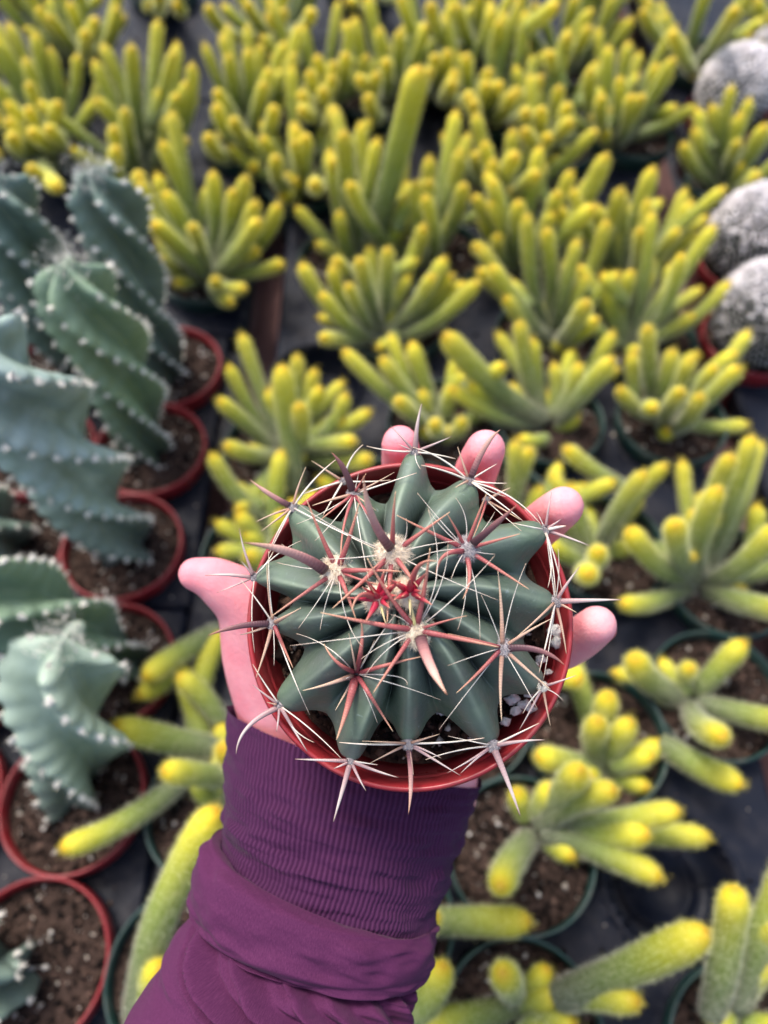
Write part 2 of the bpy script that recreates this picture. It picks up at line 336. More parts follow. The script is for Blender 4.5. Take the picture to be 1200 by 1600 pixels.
# ------------------------------------------------------------------ the yellow finger cacti, clump by clump: pot place, label, stem tips (u, v[, height above rim, thickness, base u, base v])
Y = [
 ((80, 215), 'yellow finger cactus at the far left edge above the dark green spiral cactus', [(12, 37), (55, 52), (40, 92), (45, 130), (10, 160), (45, 170), (12, 187), (20, 212, .1, 1.2), (48, 205), (92, 160), (48, 262), (90, 292, .1), (75, 200), (-20, 120), (-10, 60)]),
 ((222, 262), 'yellow finger cactus behind the bristly topped spiral one, with a long straight middle stem', [(150, 155), (195, 170), (205, 72, .14, 1.2), (182, 230), (218, 272), (247, 32, .12), (277, 68), (293, 128), (147, 95), (160, 70), (178, 200)]),
 ((118, 85), 'yellow finger cactus clump cut by the top edge, left of the long straight stemmed one', [(60, 12), (75, 25), (108, 5), (150, 30), (133, 50), (183, 10), (40, -20), (120, -30), (185, -25)]),
 ((320, 425), 'yellow finger cactus with many stubby tips just right of the bristly topped spiral cactus', [(268, 175, .13), (253, 222, .12), (257, 300, .1), (240, 350, .12, 1.35), (300, 352, .1), (332, 270, .1), (364, 297), (400, 316), (404, 344), (403, 390, .05), (440, 412, .05), (336, 436, .05), (383, 450, .03), (362, 472, .02), (275, 440, .02)]),
 ((390, 215), 'yellow finger cactus of pale stems beside the bluish gap at upper left', [(355, 40), (357, 85), (388, 78), (338, 143), (338, 165), (364, 187), (325, 212), (395, 262, .03), (413, 130), (421, 108), (428, 168), (445, 67), (460, 84)]),
 ((500, 165), 'small yellow finger cactus with a fan of short tips, left of the tallest stem', [(494, 88), (484, 112), (522, 98), (540, 84), (519, 119), (470, 147), (470, 171), (522, 171), (505, 140)]),
 ((430, 50), 'yellow finger cactus cut by the top edge, left of the bluish gap', [(325, 10), (385, 5), (417, 25), (445, 14), (487, 18), (370, -20), (450, -20)]),
 ((600, 150), 'yellow finger cactus directly behind the tallest stem, its tips in a loose arc', [(554, 28), (592, 45), (624, 49), (603, 95), (589, 115), (561, 122), (666, 38), (575, 150), (575, -5)]),
 ((478, 285), 'low yellow finger cactus with sideways stems beside the reddish board gap', [(460, 192), (460, 220), (431, 245), (477, 213), (445, 273, .04), (463, 280, .04), (438, 308, .03), (491, 287), (520, 250)]),
 ((562, 410), 'yellow finger cactus bearing the tallest thick stem, rising alone in the upper middle', [(655, 105, .22, 1.75, 575, 395), (536, 206, .15, 1.3), (515, 235, .1), (522, 171), (641, 330, .06), (558, 290, .06), (495, 380, .02), (530, 330, .06)]),
 ((665, 400), 'yellow finger cactus with slim upright stems just right of the tallest stem', [(650, 285), (671, 246), (671, 282), (713, 174, .12), (719, 234, .1), (725, 288), (716, 324, .06), (732, 210), (660, 340, .05)]),
 ((790, 305), 'yellow finger cactus with two broad pale stems, right of the slim stemmed clump', [(757, 222), (806, 241, .12, 1.3), (802, 203), (743, 178), (770, 250), (840, 270), (822, 312, .05, 1.2)]),
 ((825, 410), 'yellow finger cactus with one long pale stem slanting up right, upper centre', [(927, 322, .10, 1.25), (867, 332, .08), (811, 315, .1, 1.2), (893, 267, .1), (948, 241, .14, 1.3), (753, 336, .06), (778, 367), (743, 385, .05, 1.2), (873, 300)]),
 ((770, 175), 'yellow finger cactus with orange tipped crown of short stems near the top centre', [(760, 130), (781, 130), (810, 140), (800, 147), (729, 88), (846, 119), (740, 160), (822, 175), (765, 110)]),
 ((690, 135), 'sparse yellow finger cactus with a pale woody base right of the tallest stem tip', [(680, 88), (711, 112), (708, 128), (700, 80), (733, 150), (672, 110)]),
 ((770, 80), 'yellow finger cactus with two long stems crossing in a vee at the top edge', [(673, 7, .14, 1.25), (871, 7, .14, 1.25), (781, 32), (715, 7), (750, -10), (820, -12)]),
 ((865, 215), 'yellow finger cactus with slanting stems, right of the orange crowned clump', [(857, 213, .08), (874, 136), (888, 164), (892, 189), (820, 203), (900, 240, .04), (846, 170)]),
 ((960, 215), 'yellow finger cactus with a long stem reaching toward the dark gap at upper right', [(1053, 91, .12, 1.1), (1025, 101), (1004, 150), (986, 150), (969, 122), (923, 108), (951, 73), (983, 66), (944, 206, .04), (940, 150)]),
 ((885, 105), 'yellow finger cactus near the top edge with bent stems left of the bluish tray gap', [(860, 84), (888, 56), (920, 42), (976, 32, .05), (925, 15), (900, -5), (960, -10)]),
 ((1088, 95), 'yellow finger cactus alone at the top right corner with spread out thick stems', [(1004, 17, .10, 1.1), (1050, 52, .12), (1151, 14, .14, 1.2), (1193, 70, .05, 1.1), (1112, 105, .03, .7), (1081, 118, .02, .7), (1110, -25, .1), (1180, -15, .1), (1000, -15, .06)]),
 ((1140, 285), 'small yellow finger cactus in a green pot among the white spined globes at right', [(1112, 165, .08), (1085, 203, .06), (1158, 178, .08), (1196, 196, .09, 1.2), (1154, 220, .07, .9), (1161, 255, .04, .8), (1186, 273, .05), (1230, 230, .05)]),
 ((985, 430), 'yellow finger cactus between the reddish board and the long slanting stem, right of centre', [(960, 358), (1000, 358, .1), (1060, 358, .07), (1021, 262, .12, 1.2), (993, 322, .07), (1105, 340, .04), (972, 300)]),
 ((988, 535), 'yellow finger cactus with leaning stems pointing to the grey globe at right', [(1065, 397, .10), (1062, 430, .07), (1015, 422, .06), (972, 465, .03), (1139, 441, .06), (1085, 492, .04), (1095, 452, .02), (1040, 380, .03)]),
 ((1045, 655), 'yellow finger cactus with a straight pale stem and two orange tips, below the grey globes', [(1012, 510, .10, 1.1), (1052, 547, .08), (1170, 518, .06), (1154, 573, .1), (1117, 572, .07), (1065, 610, .08), (1095, 617, .08), (968, 608, .05), (1168, 663, .0), (1080, 560, .05)]),
 ((858, 660), 'yellow finger cactus with the thick blunt stem pointing up to the left, behind the fingers', [(696, 522, .10, 1.65), (777, 520, .03), (812, 502, .08, 1.1), (865, 568, .03), (905, 568, .06), (957, 560, .09, 1.25), (718, 574, .02), (708, 607, .04, 1.1), (800, 600, .03)]),
 ((935, 860), 'yellow finger cactus beside the ring finger with two end on tips', [(1008, 738, .09, 1.1), (885, 700, .05, 1.1, 1000, 775), (890, 758, .04), (862, 740, .03), (935, 860, .07), (920, 896, .08, 1.1), (915, 790, .0)]),
 ((1075, 905), 'large yellow finger cactus at right with stems running off the edge', [(984, 828, .07, 1.15), (1056, 818, .11, 1.1), (1123, 762, .11, 1.1), (1143, 712, .11, 1.15), (1175, 682, .11, 1.1), (1188, 690, .07, .9), (1215, 822, .09, 1.15), (1260, 962, .08, 1.15), (972, 942, .03), (1066, 720, .03), (1120, 800, .05)]),
 ((868, 528), 'yellow finger cactus with a long curved stem in the middle of the field', [(750, 385, .08, 1.1), (790, 465, .07), (917, 472, .09, 1.25), (917, 430, .06), (890, 402, .05, 1.1), (840, 470, .02)]),
 ((598, 520), 'yellow finger cactus with thick stems spread like a hand above the held barrel cactus', [(677, 430, .08, 1.1), (700, 434, .06), (543, 445, .08, .95), (562, 405, .10, 1.2), (606, 388, .09, 1.15), (471, 412, .08, 1.15), (503, 527, .06), (498, 495, .01), (699, 487, .03), (640, 430, .04)]),
 ((690, 665), 'yellow finger cactus just above the index fingertip with parallel stems leaning left', [(538, 548, .07), (597, 560, .07, 1.05), (639, 551, .03), (622, 625, .07, 1.1), (680, 660, .06), (705, 604, .04), (723, 655, .04), (660, 610, .03)]),
 ((440, 700), 'yellow finger cactus left of the held pot with a thick straight stem hiding its base', [(377, 523, .07, 1.05), (440, 572, .11, 1.5, 462, 770), (464, 555, .06, 1.05), (492, 579, .05), (536, 597, .03), (467, 632, .09, 1.2), (342, 625, .06), (352, 695, .05), (331, 709, .06, 1.1, 420, 810), (524, 656, .02), (578, 642, .02), (552, 688, .05), (576, 716, .04, 1.1), (371, 796, .02)]),
 ((815, 830), 'yellow finger cactus peeping out between the middle and ring fingers', [(805, 690, .06, 1.05), (828, 702, .06), (845, 760, .02), (760, 760, .02)]),
 ((1080, 1095), 'yellow finger cactus in the green pot at right with soil showing round its open stems', [(992, 1028, .06, 1.1), (1031, 1030, .0, .75), (1163, 1003, .04, .95), (958, 1052, .0, .75), (1130, 1150, .08, .95), (1250, 1130, .04, .95), (1060, 1060, .0, .7)]),
 ((950, 1215), 'yellow finger cactus right below the little finger with stems rising from behind the held pot', [(951, 1086, .04), (935, 1125, .05), (985, 1125, .04), (905, 1062, .05, 1.2, 880, 1010), (1160, 1226, .03, 1.05, 1030, 1160), (1020, 1180, .02), (840, 1180, .03)]),
 ((838, 1295), 'yellow finger cactus at lower right with fat horizontal stems and round tips facing up', [(907, 1202, .08, 1.05), (960, 1234, .07, .95), (1062, 1266, .05, .95), (1012, 1303, .04, 1.05), (1033, 1372, .03, .95), (782, 1386, .06, 1.05), (1108, 1308, .0, .9), (850, 1240, .0)]),
 ((815, 1575), 'yellow finger cactus at the bottom edge with the thickest stem lying out to the right', [(1105, 1455, .09, 1.2, 870, 1560), (784, 1520, .05), (998, 1566, .04), (693, 1508, .03, 1.05, 650, 1600), (860, 1640, .02), (900, 1600, .0)]),
 ((1145, 1590), 'yellow finger cactus in the bottom right corner with one upright bent stem', [(1148, 1390, .09, 1.05, 1110, 1590), (1245, 1330, .08, 1.1), (1230, 1440, .05), (1200, 1500, .02, .9)]),
 ((590, 1440), 'yellow finger cactus hidden under the purple sleeve with one stem reaching out to the right', [(828, 1440, .03, 1.05), (680, 1432, .05), (640, 1330, .03), (560, 1500, .0), (520, 1380, .03)]),
 ((340, 1265), 'yellow finger cactus left of the wrist with long stems lying out to the left', [(178, 1133, .05, 1.1, 345, 1170), (255, 1204, .06, .95, 360, 1215), (95, 1325, .04, .9, 300, 1205), (346, 1168, .09, 1.05), (278, 1055, .03, .9, 345, 1130), (225, 1060, .03, 1.0, 345, 985), (215, 1088, .01, 1.0, 280, 1040)]),
 ((275, 1520), 'yellow finger cactus at lower left with a long pale stem rising beside the sleeve', [(338, 1265, .12, 1.15, 215, 1600), (248, 1512, .05, 1.1, 215, 1590), (200, 1660, .03)]),
 ((255, -15), 'yellow finger cactus cut off by the top edge, above the long straight stemmed one', [(215, -40, .12), (250, -10, .12), (290, -30, .1), (275, 5, .06), (235, 8, .06)]),
 ((560, -20), 'yellow finger cactus cut by the top edge, between bluish gap and crossing stems', [(525, -30, .1), (565, -15, .1), (600, -25, .1), (640, -10, .08), (545, 3, .06)]),
 ((940, -40), 'yellow finger cactus whose stem tips hang into view at the top right', [(905, -30, .1), (945, -30, .1), (975, -10, .06), (930, -8, .06)]),
 ((40, -30), 'yellow finger cactus filling the top left corner', [(10, -10, .08), (30, -40, .1), (60, -20, .1), (20, 5, .05)]),
 ((-40, 170), 'yellow finger cactus reaching in over the left edge', [(-30, 120), (-10, 180, .1), (-20, 90, .1), (-5, 240, .06)]),
 ((1240, 60), 'yellow finger cactus reaching in over the right edge near the top', [(1210, 20, .08), (1240, -20, .1), (1215, 60, .05)]),
 ((425, 865), 'yellow finger cactus mostly under the held pot, three tips showing above the thumb', [(371, 803, .02), (337, 862, .0), (388, 868, .04, 1.2), (440, 800, .04), (500, 860, .03)]),
 ((560, 800), 'yellow finger cactus wholly beneath the held red pot', [(540, 760, .02), (610, 780, .04), (580, 850, .03), (520, 830, .02)]),
 ((690, 930), 'yellow finger cactus in the shade beneath the held pot and fingers', [(650, 900, .03), (740, 900, .04), (700, 980, .02), (660, 960, .02)]),
 ((545, 1050), 'yellow finger cactus in the shade beneath the palm', [(500, 1010, .02), (590, 1000, .03), (560, 1090, .02), (520, 1080, .02)]),
 ((730, 1120), 'yellow finger cactus in the shade beneath the wrist side of the held pot', [(700, 1080, .02), (770, 1080, .04), (740, 1160, .02)]),
]
pos = [on_plane(u, v, .092)[:2] for (u, v), _, _ in Y]
pp = np.array(pos); fixed = np.array(red_spots)
EMPTY = np.array([on_plane(492, 572, .1)[:2], on_plane(1065, 1375, .1)[:2]])
base_pos = pp.copy()
globes = [((1147, 150), .047, 'white spined globe cactus in a red pot behind the small yellow tipped one at right', 1.0),
          ((1178, 385), .052, 'dark grey globe cactus with a white spiny top at the right edge, middle of three', .75),
          ((1192, 505), .052, 'grey globe cactus with silvery spines at the right edge, nearest of three', .65),
          ((1225, 95), .045, 'grey brown globe cactus at the far right edge behind the white topped one', .4)]
gpos = np.array([on_plane(u, v, .12)[:2] for (u, v), *_ in globes])
for it in range(160):
    for i in range(len(pp)):
        for other in (fixed, EMPTY, gpos, pp):
            dv = pp[i] - other; dd = np.linalg.norm(dv, axis=1); k = (dd < .113) & (dd > 1e-6)
            for q in np.where(k)[0]:
                pp[i] += dv[q] / dd[q] * (.113 - dd[q]) * (.25 if other is pp else .4)
ALLPOTS = [tuple(p) for p in red_spots] + [tuple(p) for p in pp] + [tuple(p) for p in gpos]

def web(x0, x1, y0, y1, holes, zt=.074, cell=.0042):
    """tray: top sheet with round pot holes, side walls with ridges, floor grid"""
    mb = MB(); nx = int((x1 - x0) / cell) + 1; ny = int((y1 - y0) / cell) + 1
    X = np.linspace(x0, x1, nx); Yv = np.linspace(y0, y1, ny); GX, GY = np.meshgrid(X, Yv, indexing='ij')
    V = np.stack([GX, GY, np.full_like(GX, zt)], -1)
    cx = (GX[:-1, :-1] + GX[1:, 1:]) / 2; cy = (GY[:-1, :-1] + GY[1:, 1:]) / 2; keep = np.ones_like(cx, bool)
    dmin = np.full_like(GX, 9.)
    for hx, hy, hr in holes:
        keep &= (cx - hx) ** 2 + (cy - hy) ** 2 > hr ** 2
        dmin = np.minimum(dmin, np.hypot(GX - hx, GY - hy) - hr)
    V[..., 2] += np.where(dmin < .005, .002, 0)
    q = grid_quads(nx, ny, False)[:, ::-1].reshape(nx - 1, ny - 1, 4)[keep]
    mb.add(V.reshape(-1, 3), q)
    n = 0
    for (ax, ay, bx, by) in ((x0, y0, x1, y0), (x1, y0, x1, y1), (x1, y1, x0, y1), (x0, y1, x0, y0)):
        Ln = math.hypot(bx - ax, by - ay); k = int(Ln / .012); nxn = ((by - ay) / Ln, -(bx - ax) / Ln)
        pts = []
        for zz, off in ((zt, 0), (zt - .004, .004), (zt - .010, .004), (zt - .012, .0), (.032, -.004), (.031, -.004)):
            for j in range(k + 1):
                f = j / k; rg = .0018 * (j % 2) if .0315 < zz < zt - .011 else 0
                pts.append((ax + (bx - ax) * f + nxn[0] * (off + rg), ay + (by - ay) * f + nxn[1] * (off + rg), zz))
        mb.add(pts, grid_quads(6, k + 1, False))
    return mb
trays = [
 (-.530, -.190, -.190, .266, 'dark navy nursery tray under the spiral cacti at lower left, nearest the camera'),
 (-.530, -.186, .274, .612, 'dark navy nursery tray holding the red pots, left of the reddish board'),
 (-.640, -.166, .622, 1.080, 'nursery tray under the yellow cacti at upper left'),
 (-.640, -.160, 1.09, 1.75, 'farthest nursery tray at the top left'),
 (-.180, .318, -.230, .335, 'blue grey nursery tray below and right of the purple sleeve with an empty pot hole'),
 (-.122, .335, .345, .880, 'nursery tray in the centre beyond the held pot with a black empty hole'),
 (-.118, .372, .890, 1.75, 'farthest nursery tray at the top centre'),
 (.385, .86, -.25, .30, 'nursery tray beyond the bare wooden board at the right edge'),
 (.400, .88, .31, .80, 'nursery tray under the grey globes at right'),
 (.432, .92, .81, 1.75, 'nursery tray at the top right corner'),
]
for x0, x1, y0, y1, lab in trays:
    cx, cy = (x0 + x1) / 2, (y0 + y1) / 2
    holes = [(px - cx, py - cy, .0515) for px, py in ALLPOTS + [tuple(e) for e in EMPTY] if x0 - .03 < px < x1 + .03 and y0 - .03 < py < y1 + .03]
    mb = web(x0 - cx, x1 - cx, y0 - cy, y1 - cy, holes)
    box(mb, x0 - cx + .006, x1 - cx - .006, y0 - cy + .006, y1 - cy - .006, .0305, .0335)
    o = link('nursery_tray', mb.mesh('nursery_tray', M_TRAY, False), None, (cx, cy, 0)); tag(o, lab, 'tray', 'black nursery trays on the bench')
    gm = MB(); ng = int((x1 - x0) * (y1 - y0) * 2600); gp = np.stack([rng.uniform(x0 - cx, x1 - cx, ng), rng.uniform(y0 - cy, y1 - cy, ng), np.full(ng, .0755)], -1)
    hp = np.array([h_[:2] for h_ in holes] or [(9, 9)]); far = np.min(np.hypot(gp[:, None, 0] - hp[None, :, 0], gp[:, None, 1] - hp[None, :, 1]), 1) > .054
    octas(gm, gp[far], .0006 + .0018 * rng.random(far.sum()) ** 3, a=1.0); tag(link('spilled_grit', gm.mesh('spilled_grit', M_SOIL, False), o), kind='stuff')
    for ex, ey in EMPTY:
        if x0 < ex < x1 and y0 < ey < y1:
            c = MB(); lathe(c, [(.0555, .0775), (.0545, .0790), (.0525, .0785), (.0510, .0700), (.0440, .038), (.0300, .0365), (.0295, .0385), (.027, .0385), (.0265, .0362), (.0, .036)], 48)
            for k in range(8):
                a = k * PI / 4; P = np.array([[.030 * math.cos(a), .030 * math.sin(a), .0375], [.043 * math.cos(a), .043 * math.sin(a), .039]]); tube(c, P, [.0012, .0012], 6)
            link('pot_hole', c.mesh('pot_hole', M_TRAY), o, (ex - cx, ey - cy, 0))

# ------------------------------------------------------------------ finger cactus stems
def make_stem(B, T, r, up=.25, detail=1.0, curve=None):
    L_ = np.linalg.norm(T - B)
    ctrl = B * .45 + T * .55; ctrl[2] = B[2] * .72 + T[2] * .28
    ctrl[:2] += rng.normal(size=2) * L_ * .09
    P0 = bez(B, ctrl, T, 60)
    seg = np.linalg.norm(np.diff(P0, axis=0), axis=1); s = np.concatenate([[0], np.cumsum(seg)]); Ls = s[-1]
    nl = max(12, int(Ls / (.0055 / detail)))
    ss = np.concatenate([np.linspace(0, Ls - 1.7 * r, nl), Ls - 1.7 * r + 1.7 * r * np.sin(np.linspace(0, PI / 2, 8)[1:])])
    P = np.stack([np.interp(ss, s, P0[:, k]) for k in range(3)], -1)
    x = (ss - (Ls - 1.7 * r)) / (1.7 * r)
    prof = np.where(x > 0, np.sqrt(np.clip(1 - x ** 2, 0, 1)), 1.0) * r
    u = ss / Ls; prof *= np.interp(u, [0, .06, .25, .8, .93, 1], [.80, .92, .98, 1.0, .97, .95])
    prof *= 1 + .03 * np.sin(ss / .012 + rng.random() * 6)
    ribs = 18; sides = 36
    Tn, A, Bn = frames(P); th = np.arange(sides) * 2 * PI / sides
    mod = 1 - .04 * (1 - np.cos(th * ribs)) / 2
    R = prof[:, None] * mod[None]
    Nrm = np.cos(th)[None, :, None] * A[:, None] + np.sin(th)[None, :, None] * Bn[:, None]
    V = P[:, None] + R[..., None] * Nrm
    yl = np.clip(1 - (Ls - ss) / max(.085, Ls * .9), 0, 1) ** 1.05      # yellow young growth toward the tip
    tcol = np.clip(.45 * u + .55 * yl, 0, 1); tcol = np.clip(tcol * .93 + .07 * np.clip(x, 0, 1) ** 2.5, 0, 1)
    mb = MB(); mb.add(V.reshape(-1, 3), grid_quads(len(P), sides), a=np.repeat(tcol, sides), m=0)
    # spines in rows on the ribs
    step = .0030 / detail; na = int(Ls / step)
    pts, nr, tn, tc = [], [], [], []
    for k in range(ribs):
        a = 2 * PI * k / ribs
        sa = (np.arange(na) + .5 * (k % 2)) * step + rng.normal(size=na) * .0003; sa = sa[(sa > 0) & (sa < Ls)]
        Pk = np.stack([np.interp(sa, ss, P[:, j]) for j in range(3)], -1); rk = np.interp(sa, ss, prof)
        Ak = np.stack([np.interp(sa, ss, A[:, j]) for j in range(3)], -1); Bk = np.stack([np.interp(sa, ss, Bn[:, j]) for j in range(3)], -1)
        Tk = np.stack([np.interp(sa, ss, Tn[:, j]) for j in range(3)], -1)
        n_ = unit(np.cos(a) * Ak + np.sin(a) * Bk); xx = np.clip((sa - (Ls - r)) / r, 0, 1)[:, None]
        pts.append(Pk + n_ * rk[:, None]); nr.append(unit(n_ * (1 - xx) + Tk * xx)); tn.append(Tk); tc.append(np.interp(sa, ss, tcol))
    pts = np.concatenate(pts); nr = np.concatenate(nr); tn = np.concatenate(tn); tc = np.concatenate(tc)
    m_ = int(5 * (1 if detail > .8 else .8))
    P3 = np.repeat(pts, m_, 0); N3 = np.repeat(nr, m_, 0); C3 = np.repeat(tc, m_)
    side = unit(np.cross(N3, np.repeat(tn, m_, 0) + 1e-3)); n3 = len(P3)
    Dr = unit(N3 * rng.uniform(.35, 1, (n3, 1)) + side * rng.normal(size=(n3, 1)) * .7 + np.repeat(tn, m_, 0) * (rng.normal(size=(n3, 1)) * .5 + .35))
    blades(mb, P3 - N3 * .0002, Dr, rng.uniform(.0024, .0056, n3), .00015, m=1, a=C3)
    # tip crown
    k = 110; dv = unit(Tn[-1] * .8 + rng.normal(size=(k, 3)) * .8)
    blades(mb, np.repeat(P[-1:] - Tn[-1] * .001, k, 0) + rng.normal(size=(k, 3)) * .0022, dv, rng.uniform(.0022, .0042, k), .00018, m=1, a=.95)
    return mb
n_st = 0
for i, ((bu, bv), lab, tips) in enumerate(Y):
    px, py = pp[i]; root = empty('potted_finger_cactus', (px, py, 0), lab, 'cactus', 'yellow finger cacti in green pots on the bench')
    link('pot', ME_GREEN, root, (0, 0, RIM)); o = link('soil', ME_SOIL[i % 3], root, (0, 0, RIM)); o.rotation_euler[2] = random.uniform(0, 6)
    cen = np.array([px, py]); off = base_pos[i] - cen; ln = np.linalg.norm(off)
    if ln > .022: off *= .022 / ln
    bc = cen + off
    for tp in tips:
        u, v = tp[0], tp[1]; h = tp[2] if len(tp) > 2 else (.10 if v < 350 else .06 if v < 700 else .04)
        rf = tp[3] if len(tp) > 3 else (1.12 if v < 350 else 1.05 if v < 700 else 1.0)
        T = on_plane(u, v, RIM + h)
        if len(tp) > 5:
            B = on_plane(tp[4], tp[5], .10)
            dx = B[:2] - cen; dl = np.linalg.norm(dx)
        else:
            d2 = T[:2] - bc; d2 = d2 / (np.linalg.norm(d2) + 1e-6)
            B = np.array([*(bc + d2 * random.uniform(.003, .012)), RIM - .016 + random.uniform(0, .012)])
        r = .0096 * rf * (.76 if v < 350 else .68 if v < 750 else .82 if v < 1000 else .97)
        if T[2] - B[2] < .02 and np.linalg.norm(T - B) < .03: T[2] += .03
        det = 1.0 if v > 350 else .72
        mb = make_stem(B - np.array([px, py, 0]), T - np.array([px, py, 0]), r, detail=det)
        link('stem', mb.mesh('stem', [M_FSKIN, M_FSP]), root); n_st += 1
        if len(tp) > 5 and dl > .02:       # the woody stalk this branch grows from
            mb = make_stem(np.array([*off, RIM - .016]), B - np.array([px, py, 0]) + np.array([0, 0, .004]), .009, detail=.7)
            link('stem', mb.mesh('stem', [M_FSKIN, M_FSP]), root); n_st += 1
    nx = 11 if bv < 620 else 6 if bv < 950 else 0
    for k in range(nx):                    # the crowded stems between the ones that stand out
        a = math.radians(random.uniform(-15, 195)) if random.random() < .88 else random.uniform(PI, 2 * PI)
        rr = random.uniform(.045, .105); hh = random.uniform(.03, .12) if bv < 620 else random.uniform(.0, .06)
        B = np.array([off[0] + .008 * math.cos(a), off[1] + .008 * math.sin(a), RIM - .014]); T = np.array([off[0] + rr * math.cos(a), off[1] + rr * math.sin(a) * .9, RIM + hh])
        if k % 3 == 2:                     # side branch leaving an arm half way up
            B = B * .55 + T * .45; b_ = a + random.choice((-1, 1)) * random.uniform(.7, 1.2); T = B + np.array([math.cos(b_) * .035, math.sin(b_) * .035, random.uniform(.01, .05)])
        mb = make_stem(B, T, .0072 * random.uniform(.85, 1.15), detail=.72); link('stem', mb.mesh('stem', [M_FSKIN, M_FSP]), root)
    for k in range(2):                     # short young offsets low at the base
        a = random.uniform(0, 6.28); rr = random.uniform(.02, .035)
        B = np.array([off[0] + .01 * math.cos(a), off[1] + .01 * math.sin(a), RIM - .016]); T = np.array([off[0] + rr * math.cos(a), off[1] + rr * math.sin(a), RIM + random.uniform(.0, .015)])
        mb = make_stem(B, T, .0088, detail=.7); link('stem', mb.mesh('stem', [M_FSKIN, M_FSP]), root)

# ------------------------------------------------------------------ spiral cacti in red pots
def make_spiral(B, T, R, seed, ribs=5):
    PITCH = .42 if ribs == 5 else .38
    r = np.random.default_rng(seed); H = np.linalg.norm(T - B); n = 110; na = 100
    u = np.linspace(0, 1, n); wob = np.stack([np.sin(u * 5 + seed), np.cos(u * 4 + seed), 0 * u], -1) * .006 * np.sin(u * PI)[:, None]
    P = B + (T - B) * u[:, None] + wob
    _, A, Bn = frames(P, np.array([0, 1., 0]))
    env = np.interp(u, [0, .1, .35, .85, .95, 1], [.62, .72, .95, 1.02, .86, .22])
    tw = -u * H / PITCH * 2 * PI + seed
    th = np.arange(na) * 2 * PI / na
    ph = ribs * (th[None] - tw[:, None]) + .0
    c = (np.cos(ph) + 1) / 2; crest = c ** 2.1
    scall = 1 + .045 * np.cos(u[:, None] * H / .0140 * 2 * PI) * crest
    rad = R * env[:, None] * (.42 + .58 * crest) * scall
    V = P[:, None] + rad[..., None] * (np.cos(th)[None, :, None] * A[:, None] + np.sin(th)[None, :, None] * Bn[:, None])
    mb = MB(); mb.add(V.reshape(-1, 3), grid_quads(n, na), a=np.repeat(u, na), b=crest.ravel())
    mb.add([P[-1] + (T - B) / H * .004] + list(V[-1]), None, [(0, 1 + (j + 0), 1 + (j + 1) % na) for j in range(na)], a=1, b=.5)
    tf = MB(); su = np.arange(.02, .995, .0140 / H)
    cen, nrm = [], []
    for k in range(ribs):
        for s in su:
            i = min(n - 1, s * (n - 1)); twi = -s * H / PITCH * 2 * PI + seed + 2 * PI * k / ribs
            Pi = np.array([np.interp(i, np.arange(n), P[:, j]) for j in range(3)]); e = np.interp(s, u, env)
            i0 = int(i); d_ = math.cos(twi) * A[i0] + math.sin(twi) * Bn[i0]
            cen.append(Pi + d_ * R * e * 1.02); nrm.append(d_)
    cen = np.array(cen); nrm = np.array(nrm)
    octas(tf, cen, .0027)
    k = 14; blades(tf, np.repeat(cen, k, 0), unit(np.repeat(nrm, k, 0) + r.normal(size=(len(cen) * k, 3)) * .75), r.uniform(.003, .0070, len(cen) * k), .00045, m=0)
    top = np.repeat(P[-1:], 260, 0) + r.normal(size=(260, 3)) * .008
    blades(tf, top, unit(np.array([0, 0, 1.]) + r.normal(size=(260, 3)) * .7), r.uniform(.005, .013, 260), .0003, m=0)
    return mb, tf
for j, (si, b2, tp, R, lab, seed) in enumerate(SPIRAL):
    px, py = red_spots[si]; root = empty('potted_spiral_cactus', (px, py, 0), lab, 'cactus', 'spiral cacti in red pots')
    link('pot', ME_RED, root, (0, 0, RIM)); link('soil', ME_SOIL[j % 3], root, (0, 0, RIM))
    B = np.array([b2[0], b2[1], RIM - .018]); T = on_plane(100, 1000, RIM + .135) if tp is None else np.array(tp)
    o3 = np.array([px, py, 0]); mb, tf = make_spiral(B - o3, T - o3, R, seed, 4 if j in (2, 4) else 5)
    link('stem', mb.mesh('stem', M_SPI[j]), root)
    tag(link('spine_tufts', tf.mesh('spine_tufts', M_TUFT, False), root), kind='stuff')
labs = {6: 'spiral cactus in a red pot whose rim just shows between the tall ones', 8: 'low spiral cactus in a red pot left of the large pale blue one',
        9: 'low spiral cactus in a red pot left of the coiled green one', 10: 'low spiral cactus in a red pot left of the pale hooked one'}
for si, lab in labs.items():
    px, py = red_spots[si]; root = empty('potted_spiral_cactus', (px, py, 0), lab, 'cactus', 'spiral cacti in red pots')
    link('pot', ME_RED, root, (0, 0, RIM)); link('soil', ME_SOIL[si % 3], root, (0, 0, RIM))
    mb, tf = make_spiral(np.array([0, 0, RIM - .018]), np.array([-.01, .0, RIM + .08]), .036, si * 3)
    link('stem', mb.mesh('stem', M_SD), root); tag(link('spine_tufts', tf.mesh('spine_tufts', M_TUFT, False), root), kind='stuff')

